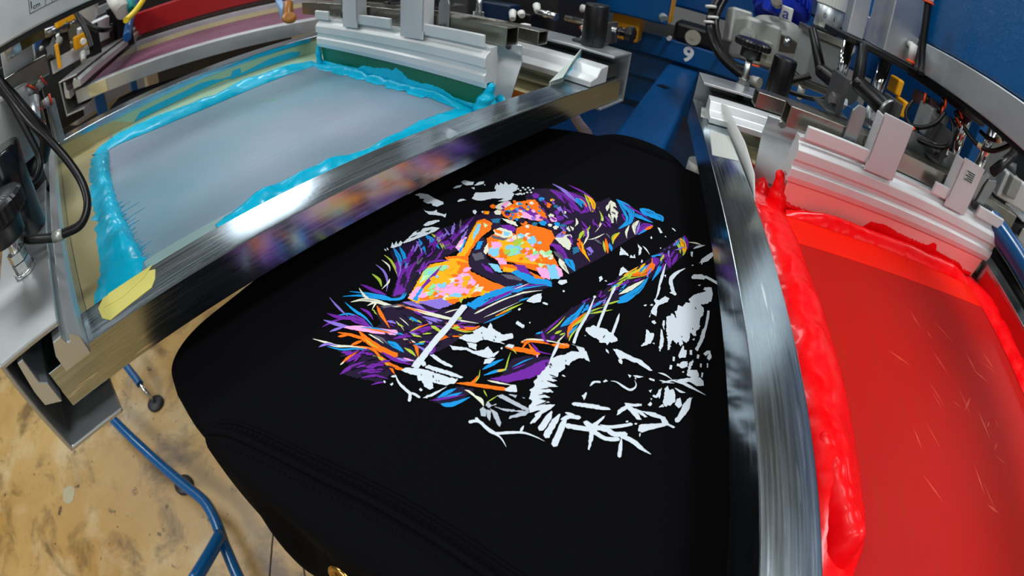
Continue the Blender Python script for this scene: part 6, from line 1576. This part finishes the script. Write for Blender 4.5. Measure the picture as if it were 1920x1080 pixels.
# things seen under the maroon screen
lp=thing('lower_casting','grey lower press casting glimpsed under the maroon screen rail','casting',(0.1256,1.9628,0.8422),0)
b=MB(); cbox(b,(0.1177,2.4598,0.7745),.40,.2,.12,.35); part('casting',b,plain('pale grey casting',(150,152,160),.4,.3),lp,.02)
b=MB(); cbox(b,(0.2845,2.5392,0.7240),.26,.15,.14,.35); part('casting',b,plain('pale grey casting',(150,152,160),.4,.3),lp,.02)
c=Vector((0.1064,2.2084,0.7879)); b=MB(); b.box(c.x-.025,c.x+.025,c.y-.025,c.y+.025,.001,c.z+.12); part('post',b,BLUE,lp,.004)
b=MB(); cbox(b,(0.2817,2.2451,0.7923),.03,.03,.25); part('post',b,BLUE,lp,.004)
b=MB(); cbox(b,(0.3036,1.8430,0.8568),.05,.03,.06,.3); part('label_block',b,WHITEP,lp,.002)
bp=thing('rear_garment','black garment on a pallet in shadow behind the cyan screen','garment',(0.3856,1.1636,0.9602),-1)
b=MB(); b.prism([(.02,.02),(.02,.34),(.06,.36),(.55,.30),(.60,.24),(.60,.10),(.55,.03),(.06,.0)],'z',.905,.93); part('garment',b,CLOTH,bp,.004)
# brown-handled squeegee leaning in the maroon screen
bh=thing('brown_handle','amber-handled scraper with blue blade lying in the maroon screen','scraper',(0.4590,0.9309,1.0462),0)
b=MB(); b.cyl((0.4778,0.9610,1.0844),(0.4639,0.9403,1.0493),.010,.012,16); b.lathe([(.012,0),(.016,.004),(.016,.010),(.010,.014)],(0.4603,0.9306,1.0483),(0,-.6,.8),20); part('handle',b,WOODB,bh,.001)
b=MB(); b.add([(0.4596,0.9939,1.1008),(0.4743,0.9867,1.0974),(0.4674,0.9620,1.0549),(0.4602,0.9642,1.0468)],[(0,1,2,3)]); o=part('blade',b,plain('blue grey blade',(90,120,150),.35,.3),bh); md=o.modifiers.new('t','SOLIDIFY'); md.thickness=.002
b=MB(); b.tube([(0.7316,0.4237,0.8965),(0.7259,0.4076,0.8903),(0.7108,0.3860,0.8846),(0.6889,0.3557,0.8817)],.009,10,6); part('cable_sleeve',b,plain('braided sleeve',(165,150,158),.8,0,.3,200,.4),pf)
b=MB(); cbox(b,(0.8879,0.5466,0.7960),.42,.34,.015,AX); part('gusset_plate',b,plain('deep blue enamel',(0,44,84),.4,0,.15,14,spec=.3),pf,.003)
# ================================================================== centre top
yb=thing('yellow_stop','yellow stop blocks under the blue box at the top edge','stop block',(1.3571,0.6021,0.9913),0)
b=MB(); cbox(b,(1.3775,0.6291,0.9869),.085,.085,.12,AX); part('block',b,YEL,yb,.004)
b=MB(); cbox(b,(1.3628,0.5344,1.0701),.08,.08,.11,AX); part('block',b,YEL,yb,.004)
b=MB(); b.cyl((1.3083,0.4982,1.0367),(1.2997,0.4904,1.0309),.014,.012,18); part('bumper',b,plain('grey bumper',(150,165,168),.4),yb)
b=MB(); cbox(b,(1.3186,0.7008,1.0630),.12,.42,.10,AX); solo('drive_box',b,BLUE,'bright blue drive box at the top edge above the yellow blocks','box',0,(1.4030,0.6461,1.0759),.006)
# ================================================================== right head machinery
gb=thing('gear_motor','blue electric motor on a grey ribbed gearbox behind the red screen','motor',(0.9979,0.7532,1.0452),1)
g=Vector((1.0276,0.7668,1.0790)); u=Vector((.0,0,0))
b=MB(); cbox(b,(1.0164,0.8015,1.0787),.10,.085,.10,.1,0,.18); part('gearbox',b,CAST,gb,.01)
b=MB(); cbox(b,(1.0675,0.8347,1.0950),.05,.05,.085,.1,0,.18); part('cover',b,CAST,gb,.006)
b=MB(); b.cyl((0.9730,0.8283,1.0936),(0.9589,0.8340,1.0944),.016,None,24); b.cyl((0.9587,0.8329,1.0948),(0.9541,0.8352,1.0950),.006,None,12); part('plug',b,CAST,gb)
b=MB(); b.cyl((1.0336,0.7471,1.0912),(1.0517,0.7442,1.1286),.060,.060,36); part('flange',b,CAST,gb,.003)
for p,q in (((1.0021,0.7557,1.0692),(0.9661,0.7606,1.0309)),((0.9951,0.7472,1.0687),(0.9591,0.7523,1.0307)),((0.9881,0.7388,1.0682),(0.9521,0.7442,1.0305)),((0.9810,0.7304,1.0679),(0.9450,0.7361,1.0304)),((0.9738,0.7222,1.0676),(0.9379,0.7280,1.0304)),((0.9666,0.7140,1.0673),(0.9307,0.7201,1.0304)),((0.9593,0.7060,1.0672),(0.9234,0.7123,1.0305))):
    b=MB(); b.cyl(p,q,.0075,None,10); part('cooling_rib',b,CAST,gb)
b=MB(); cbox(b,(0.9559,0.7897,1.0807),.02,.02,.03,.1); part('bracket_tab',b,CAST,gb,.002)
mo=MB(); p0=Vector((1.0582,0.7443,1.1490)); p1=Vector((1.1553,0.7257,1.2928)); mo.cyl(p0,p1,.062,None,36)
d=(p1-p0).normalized(); a_=d.orthogonal().normalized(); b_=d.cross(a_)
for q in range(26):
    t=2*math.pi*q/26; e=a_*math.cos(t)+b_*math.sin(t); mo.cyl(p0+d*.025+e*.066,p1+e*.066,.0042,None,6)
part('motor_body',mo,BLUEM,gb)
b=MB(); cbox(b,(0.9887,0.7880,1.1770),.04,.03,.04,.2,.1); mt=part('terminal_box',b,BLUEM,gb,.006)
b=MB(); cbox(b,(0.9832,0.7565,1.1668),.006,.028,.034,-.25); part('badge',b,WHITEP,gb,.003,label='white badge with a letter a')
bd=Vector((0.9780,0.7582,1.1670)); 
b=MB(); b.cyl((0.9576,0.7880,1.1811),(0.9488,0.7930,1.1877),.012,None,16); part('gland',b,STEEL,gb)
b=MB(); b.cyl((0.9431,0.7526,1.1185),(0.9327,0.7572,1.1046),.008,.006,12); part('bolt',b,STEEL,gb)
dr=thing('dial_drum','silver adjustment drum with engraved scale on a grey bracket beside the motor','dial',(0.8683,0.7148,1.1626),1)
dc=Vector((0.8658,0.7077,1.1729)); 
b=MB(); b.lathe([(.026,0),(.027,.001),(.027,.045),(.026,.046)],dc,(0,0,1),40); dm=part('scale_drum',b,EXT,dr)
b=MB(); b.lathe([(.0295,0),(.030,.001),(.030,.04),(.028,.042)],dc+Vector((0,0,.0465)),(0,0,1),60,True,.03); part('grip_cap',b,WHITEP,dr)
b=MB(); b.lathe([(.0265,0),(.0265,.006)],dc-Vector((0,0,.0065)),(0,0,1),30); part('seal_ring',b,BLK,dr)
b=MB(); b.box(dc.x-.05,dc.x+.035,dc.y-.05,dc.y+.045,dc.z-.022,dc.z-.0075); part('plate',b,SST,dr,.002)
b=MB(); b.box(dc.x-.042,dc.x+.045,dc.y-.03,dc.y+.035,dc.z-.108,dc.z-.0225); part('bracket_box',b,GREY,dr,.002)
b=MB(); b.box(dc.x-.05,dc.x+.05,dc.y-.04,dc.y+.04,dc.z-.122,dc.z-.1085); part('foot_plate',b,SST,dr,.002)
b=MB(); b.cyl((dc.x-.035,dc.y+.03,dc.z-.123),(dc.x-.035,dc.y+.03,dc.z-.142),.008,.0075,14); b.cyl((dc.x-.035,dc.y+.03,dc.z-.143),(dc.x-.035,dc.y+.03,dc.z-.152),.0065,.004,12); part('drain_plug',b,EXW,dr)
LBM=[]
vdir=math.atan2(1.079-dc.y,-.041-dc.x)
for q in range(9):
    t=vdir-.9+q*.225; e=Vector((math.cos(t),math.sin(t),0)); bb=MB(); bb.cyl(dc+e*.0265+Vector((0,0,.004)),dc+e*.0265+Vector((0,0,.016 if q%4==2 else .011)),.0006,None,6); LBM.append(bb)
b=MB()
for bb in LBM: b.add(bb.v,bb.f)
part('scale_marks',b,LABEL,dm)
for s_,t in (('0',vdir-.28),('1',vdir+.42)):
    e=Vector((math.cos(t),math.sin(t),0)); M=Matrix.Translation(dc+e*.0272+Vector((0,0,.0245)))@Matrix.Rotation(t+math.pi/2,4,'Z')@Matrix.Rotation(math.pi/2,4,'X'); text('scale_digit',s_,.014,LABEL,dm,M)
M=Matrix.Translation(bd)@Matrix.Rotation(math.atan2(1.079-bd.y,-.041-bd.x)+math.pi/2,4,'Z')@Matrix.Rotation(math.pi/2,4,'X'); text('badge_letter','a',.036,plain('badge blue',(10,40,150),.4),gb,M)
h=tubeobj('motor_cable',[(1.0916,0.8836,1.1541),(1.0612,0.8988,1.1157),(1.0368,0.9004,1.0734),(0.9906,0.8910,1.0469),(0.9624,0.8698,1.0264),(0.9307,0.8346,1.0116),(0.9042,0.8144,1.0113)],.010,HOSE,'thick black motor cable curving down beside the number plate','cable',1)
b=MB(); b.cyl((0.9048,0.8167,1.0116),(0.8911,0.8042,1.0138),.011,.012,14); part('gland',b,CAST,h,base=(1.0916,0.8836,1.1541))
h=tubeobj('motor_cable',[(1.1089,0.8661,1.1579),(1.0790,0.8836,1.1153),(1.0558,0.8868,1.0807),(1.0071,0.8731,1.0426),(0.9672,0.8478,1.0221),(0.9504,0.8213,1.0226)],.009,HOSE,'second black cable tied to the thick motor cable','cable',1)
for p in ((1.0442,0.8970,1.0990),(1.0476,0.9056,1.1219),(1.0438,0.9030,1.0857)):
    b=MB(); b.lathe([(.0125,0),(.0125,.006)],p,(.2,.2,1),14); part('cable_tie',b,WHITEP,h,base=(1.1089,0.8661,1.1579))
tubeobj('air_hose',[(0.7362,0.8001,1.0486),(0.7083,0.7805,1.0549),(0.6810,0.7632,1.0649),(0.6660,0.7486,1.0794),(0.6495,0.7315,1.0973)],.0042,HOSE,'black hose lying flat behind the front cross tube','hose',1)
tubeobj('air_hose',[(0.8269,0.7909,1.0334),(0.8113,0.7639,1.0585),(0.8046,0.7383,1.0784)],.006,HOSE,'short black hose leading right from the black cylinder','hose',1)
b=MB(); b.cyl((0.8948,0.8214,1.0663),(0.8822,0.8235,1.0493),.0062,.007,14); o=solo('hose_fitting',b,plain('clear grey fitting',(170,172,168),.3),'white push fitting with orange ring left of the black cylinder','fitting',1,(0.8948,0.8214,1.0663)); b=MB(); b.cyl((0.8822,0.8235,1.0493),(0.8816,0.8234,1.0461),.0078,None,14); part('release_ring',b,ORANGE,o,base=(0.8948,0.8214,1.0663))
# right side loops, fittings and plates under the blue arm
vm=thing('valve_manifold','dark valve manifold with orange push fittings under the blue arm','manifold',(0.5787,0.6074,1.1541),1)
b=MB(); cbox(b,(0.5941,0.5921,1.1869),.18,.05,.035,0,0,-.0); part('manifold_body',b,plain('sooty dark block',(28,20,24),.5),vm,.003)
b=MB(); cbox(b,(0.5715,0.6181,1.1273),.035,.04,.045,.1); part('grey_valve',b,GREY,vm,.003)
b=MB(); cbox(b,(0.5984,0.6177,1.1488),.05,.03,.02,.1); part('rust_block',b,plain('rust block',(85,55,55),.5,.2),vm,.003)
for p,q in (((0.5434,0.6260,1.1667),(0.5471,0.6309,1.1655)),((0.5432,0.6270,1.1534),(0.5475,0.6327,1.1525)),((0.5764,0.6379,1.1551),(0.5732,0.6334,1.1557)),((0.5254,0.6049,1.1538),(0.5278,0.6084,1.1477)),((0.5266,0.6052,1.1660),(0.5303,0.6101,1.1596)),((0.5476,0.6580,1.1057),(0.5439,0.6528,1.1061)),((0.5213,0.6077,1.1053),(0.5247,0.6119,1.1044))):
    b=MB(); p=Vector(p); q=Vector(q); b.cyl(q,p,.0058,None,14); f=part('hose_fitting',b,BLK,vm); b=MB(); b.cyl(p,p+(p-q).normalized()*.0035,.0078,None,16); part('release_ring',b,ORANGE,f)
cp=thing('carriage_plate','dark zinc carriage plates and grey block behind the cross tube of the pink squeegee','plate',(0.4845,0.6271,1.1040),1)
b=MB(); b.box(.528,.5325,.545,.70,1.058,1.108); b.box(.5326,.60,.545,.70,1.058,1.0625); part('plate',b,ZINC,cp,.001)
b=MB(); b.box(.56,.60,.62,.66,1.0626,1.10); part('block',b,GREY,cp,.003)
b=MB(); b.box(.5265,.5278,.672,.69,1.066,1.076); part('slot',b,BLK,cp)
b=MB(); b.box(.5265,.5278,.575,.595,1.064,1.076); part('slot',b,BLK,cp)
b=MB(); b.cyl((.505,.5465,1.11),(.505,.5465,1.19),.009,None,24); b.cyl((.54,.58,1.108),(.54,.58,1.18),.012,None,24); part('guide_rod',b,CHR,cp)
b=MB(); b.prism([(.555,1.07),(.552,1.10),(.548,1.112),(.532,1.118),(.528,1.108),(.537,1.07)],'x',.470,.4725); part('guide_shoe',b,ZINC,cp,.001)
for pts,lab in (([(0.5694,0.6644,1.1437),(0.5659,0.6718,1.1230),(0.5547,0.6669,1.1109),(0.5401,0.6538,1.1168),(0.5311,0.6384,1.1350),(0.5318,0.6285,1.1560)],'thin black hose looping in front of the grey valve'),([(0.5403,0.6650,1.1062),(0.5290,0.6595,1.1002),(0.5136,0.6465,1.1045),(0.5032,0.6319,1.1123),(0.5031,0.6217,1.1233),(0.5112,0.6204,1.1435),(0.5249,0.6202,1.1524)],'black hose loop hanging below the grey valve'),([(0.4866,0.6210,1.1548),(0.4685,0.6164,1.1494),(0.4542,0.6085,1.1481),(0.4386,0.5990,1.1541),(0.4280,0.5873,1.1704),(0.4205,0.5793,1.1873)],'black hose with tag sagging in front of the chrome rod'),([(0.4861,0.5896,1.1639),(0.4694,0.5865,1.1636),(0.4593,0.5759,1.1694),(0.4489,0.5649,1.1854)],'upper black hose with tag beside the chrome rod')):
    h=tubeobj('air_hose',pts,.0033,HOSE,lab,'hose',1)
b=MB(); b.cyl((0.4566,0.6117,1.1487),(0.4509,0.6080,1.1485),.0042,None,12); solo('hose_tag',b,TAPE,'pale tag wrapped on the sagging hose by the chrome rod','tag',1,(0.4549,0.6092,1.1483))
b=MB(); b.cyl((0.4596,0.5777,1.1685),(0.4547,0.5725,1.1741),.0042,None,12); solo('hose_tag',b,TAPE,'pale tag wrapped on the upper hose near the blue arm','tag',1,(0.4573,0.5751,1.1716))
b=MB(); b.prism([(.596,1.096),(.617,1.096),(.617,1.112),(.596,1.112)],'x',.4528,.4534); lb=solo('sticker',b,plain('pale sticker',(186,204,204),.5),'small printed sticker on the outer hanger plate of the pink squeegee','sticker',1,(.453,.59,1.1))
b=MB()
for q in range(5): b.box(.4525,.4528,.598,.615-.004*(q%2),1.0975+q*.0029,1.0990+q*.0029)
part('sticker_text',b,LABEL,lb,base=(.453,.59,1.1))
h=tubeobj('air_hose',[(0.5600,0.6907,1.2893),(0.5565,0.6894,1.2607),(0.5517,0.6879,1.2256),(0.5444,0.6854,1.1986),(0.5386,0.6861,1.1872)],.0056,HOSE,'straight black hose running down beside the grey twin cylinders','hose',1); b=MB(); b.cyl((0.5595,0.6905,1.2912),(0.5587,0.6911,1.2994),.0075,None,14); f=part('hose_fitting',b,WHITEP,h,base=(0.5600,0.6907,1.2893)); b=MB(); b.cyl((0.5597,0.6901,1.2880),(0.5595,0.6903,1.2904),.009,None,14); part('release_ring',b,ORANGE,f,base=(0.5600,0.6907,1.2893))
# ================================================================== floor stand
fs=thing('floor_stand','blue bent-tube floor stand with round levelling feet, left of the hanging hood','stand',(-.2,.9,0),0)
b=MB(); b.tube([(-.36,1.32,.10),(-.328,1.225,.10),(-.26,1.02,.10),(-.199,.838,.10),(-.184,.795,.10),(-.176,.755,.10),(-.181,.70,.10),(-.196,.645,.10)],.017,16,6); part('tube',b,BLUET,fs)
b=MB(); b.tube([(-.196,.648,.10),(-.222,.54,.10),(-.25,.42,.10)],.017,16,4); part('tube',b,BLUET,fs)
b=MB(); b.tube([(-0.1883,0.6520,0.1138),(-0.2425,0.6022,0.1544),(-0.3082,0.5454,0.2050)],.0175,16,4); part('tube',b,BLUET,fs)
b=MB(); b.tube([(-.22,1.50,.12),(-.19,1.36,.085),(-.183,1.318,.075)],.015,16,4); part('tube',b,BLUET,fs)
for (x,y,zz,t) in ((-.171,1.272,.013,(-.183,1.318,.075)),(-.222,.925,.013,(-.205,.86,.09))):
    b=MB(); b.lathe([(.034,0),(.034,.008),(.028,.013),(.012,.016)],(x,y,0),(0,0,1),32); part('levelling_foot',b,plain('foot rubber',(40,40,44),.5),fs)
    b=MB(); b.cyl((x,y,.015),t,.008,.008,14); part('threaded_stud',b,STEEL,fs)
fd=MB(); fd.prism([(-.665+.035*math.cos(t*.7)*(1+.2*math.sin(t*3)),1.19+.035*math.sin(t*.7)*(1+.15*math.cos(t*2))) for t in range(9)],'z',.0004,.0012); solo('floor_patch',fd,plain('pale paint spot',(168,160,128),.5),'pale round paint spot on the stained floor','paint spot',0,(-.665,1.19,0))
cr=MB(); cr.tube([(.0,.75,.0006),(-.045,.66,.0006),(-.10,.60,.0006),(-.17,.53,.0006),(-.30,.40,.0006)],.0022,6,3); cr.tube([(-.05,.53,.0006),(-.09,.47,.0006),(-.14,.40,.0006)],.002,6,3)
solo('floor_crack',cr,plain('dark joint',(60,46,28),.7),'dark floor joint lines beside the hanging hood','floor joint',0,(-.1,.6,0))
# ================================================================== neighbouring heads
scC=screen(2,.40,.955,'aluminium print screen at the far right edge beyond the red one',MESHM,0,0)
clamp_inner(2,.42,.955,'inner clamp channel at the right edge beyond the pink squeegee',1,[.86],[.80],False)
tubeobj('blue_rail_tube',[(0.4889,0.4976,1.0573),(0.4572,0.4721,1.0499),(0.4216,0.4466,1.0415),(0.3793,0.4207,1.0300)],.020,BLUET,'thick blue tube behind the right end of the pink squeegee','tube',1)
b=MB(); b.cyl((0.4557,0.5629,1.1279),(0.4774,0.5103,1.1673),.0075,None,16); solo('black_handle',b,BLK,'black cylindrical handle under the hoses at the right edge','handle',1,(0.4407,0.5770,1.1242))
dh=thing('drive_housing','dark drive housing with white fittings behind the left cross tubes','housing',(1.0111,0.7876,0.9877),0)
b=MB(); cbox(b,(1.0065,0.8973,1.0281),.30,.56,.16,AX); part('body',b,plain('soot black casting',(22,22,24),.5,0,.3),dh,.01)
b=MB(); cbox(b,(0.8226,0.7958,1.0162),.05,.10,.09,0); part('bracket',b,DGREY,dh,.003)
b=MB(); cbox(b,(0.8527,0.7017,1.0183),.04,.09,.06,0); part('valve_body',b,plain('dark blue valve',(14,40,70),.4),dh,.003)
b=MB(); cbox(b,(0.8720,0.6412,1.0087),.05,.06,.05,0); part('valve_body',b,BLK,dh,.003)
b=MB(); cbox(b,(0.7971,0.6976,0.9943),.10,.10,.02,0); part('base_plate',b,DGREY,dh,.003)
b=MB(); cbox(b,(0.9743,0.6840,1.0534),.06,.14,.014,0); part('cover_plate',b,PLATE,dh,.002)
for p,q in (((0.8415,0.6550,1.0342),(0.8245,0.6402,1.0207)),((0.8734,0.6170,1.0534),(0.8575,0.6015,1.0421)),((0.8446,0.6345,1.0349),(0.8375,0.6256,1.0295))):
    b=MB(); b.cyl(p,q,.0085,.0065,14); part('white_fitting',b,WHITEP,dh)
b=MB(); b.cyl((0.8437,0.5862,1.0433),(0.8463,0.5454,1.0414),.009,None,14); part('spring_rod',b,STEEL,dh)
b=MB(); cbox(b,(0.8158,0.5992,1.0143),.018,.018,.008,0); part('white_cap',b,WHITEP,dh,.002)
b=MB(); b.cyl((0.9008,0.5205,1.0630),(0.8988,0.5042,1.0653),.010,.006,16); part('white_fitting',b,WHITEP,dh)
b=MB(); b.cyl((0.8561,0.4870,1.0321),(0.8490,0.4751,1.0216),.0075,.0075,14); o=part('white_fitting',b,WHITEP,dh); b=MB(); b.cyl((0.8557,0.4881,1.0331),(0.8560,0.4868,1.0310),.009,None,14); part('release_ring',b,ORANGE,o)
rb=thing('press_cabinet','dark press cabinet with grey covers seen beyond the right hoses','cabinet',(0.8352,0.1271,1.0738),1)
b=MB(); cbox(b,(1.0325,-0.4824,1.0598),.45,.35,.5,0); part('body',b,plain('soot black casting',(22,22,24),.5,0,.3),rb,.01)
b=MB(); cbox(b,(1.1418,0.2507,1.0682),.6,.03,.28,0); part('blue_panel',b,BLUE,rb,.004)
for p in ((0.8503,0.5287,1.1267),(0.8348,0.5102,1.0912)):
    b=MB(); cbox(b,p,.03,.02,.035,.3); part('yellow_tab',b,YEL,rb,.004)
b=MB(); cbox(b,(0.8125,-0.1151,0.8936),.9,.5,.06,0); part('lower_shelf',b,plain('soot black casting',(22,22,24),.5,0,.3),rb,.01)
b=MB(); cbox(b,(0.5903,0.3363,1.0998),.02,.14,.05,.1); part('cover',b,PLATE,rb,.004)
b=MB(); cbox(b,(0.5850,0.3707,1.1063),.03,.05,.04,.3); part('cover',b,CAST,rb,.004)
b=MB(); b.cyl((0.6065,0.3878,1.1253),(0.5857,0.3680,1.1346),.012,None,14); part('cover_rod',b,DGREY,rb)
for o in list(COL.objects):
    if o.parent is None and 'label' in o:
        g={'print_screen':'print screens of the press','squeegee':'squeegees standing in ink','flood_bar':'flood bars behind the squeegees','frame_clamp':'channels clamping the screens','air_hose':'black air hoses','guard_card':'plastic guard cards','squeegee_carriage':'squeegee carriages','hose_tag':'pale hose tags','motor_cable':'black motor cables','overhead_girder':'overhead girders of the print heads'}.get(o.name.split('.')[0])
        if g: o['group']=g
# ================================================================== lights, camera, world
def area(name,loc,sx,sy,power,col=(.93,.97,1.)):
    l=bpy.data.lights.new(name,'AREA'); l.shape='RECTANGLE'; l.size=sx; l.size_y=sy; l.energy=power; l.color=col
    o=bpy.data.objects.new(name,l); COL.objects.link(o); o.location=loc; return o
for x,y,sx,sy,pw in [(1.62,4.2,.85,.30,.9),(4.7,4.15,1.0,.3,.7),(-1.2,4.2,1.4,.3,.8),(-2.7,.6,.6,1.8,2.4),(-.5,2.3,1.6,.6,1.3),(.6,-.5,.9,.5,1.2),(2.6,2.2,1.6,.4,.8),(-1.5,-2.4,1.6,.6,1.5),(.7,-2.8,1.6,.4,.8),(3.6,-3.0,1.6,.4,.7)]:  # rail highlights place the far tubes; the strong outer one is added fill
    area('ceiling_and_fill_light',(x,y,3.4),sx,sy,LP*pw)
l=area('added_wall_light',(-2.2,-4.9,1.2),1.6,1.8,30); l.rotation_euler=(math.pi/2,0,0)  # added area light, placed on the near wall for highlights on the blue girder
w=bpy.data.worlds.new('World'); SC.world=w; w.use_nodes=True; w.node_tree.nodes['Background'].inputs[0].default_value=(.6,.68,.75,1); w.node_tree.nodes['Background'].inputs[1].default_value=.3
cam=bpy.data.cameras.new('Camera'); co=bpy.data.objects.new('Camera',cam); COL.objects.link(co); SC.camera=co
cam.type='PANO'; cam.panorama_type='FISHEYE_EQUISOLID'; cam.sensor_fit='HORIZONTAL'; cam.sensor_width=36; cam.sensor_height=20.25; cam.fisheye_lens=CAMF*36/1920; cam.fisheye_fov=math.pi; cam.clip_start=.01; cam.clip_end=60
cam.lens=50; cam.dof.use_dof=True; cam.dof.focus_distance=.46; cam.dof.aperture_fstop=28
MR=Matrix(CAMR).to_4x4(); MR.translation=(0,0,1.205); co.matrix_world=MR
SC.view_settings.view_transform='Standard'; SC.view_settings.look='None'; SC.view_settings.gamma=1; SC.view_settings.exposure=EXPO
SC.cycles.use_denoising=True; SC.cycles.max_bounces=8; SC.cycles.diffuse_bounces=3; SC.cycles.glossy_bounces=4; SC.cycles.caustics_reflective=False; SC.cycles.caustics_refractive=False
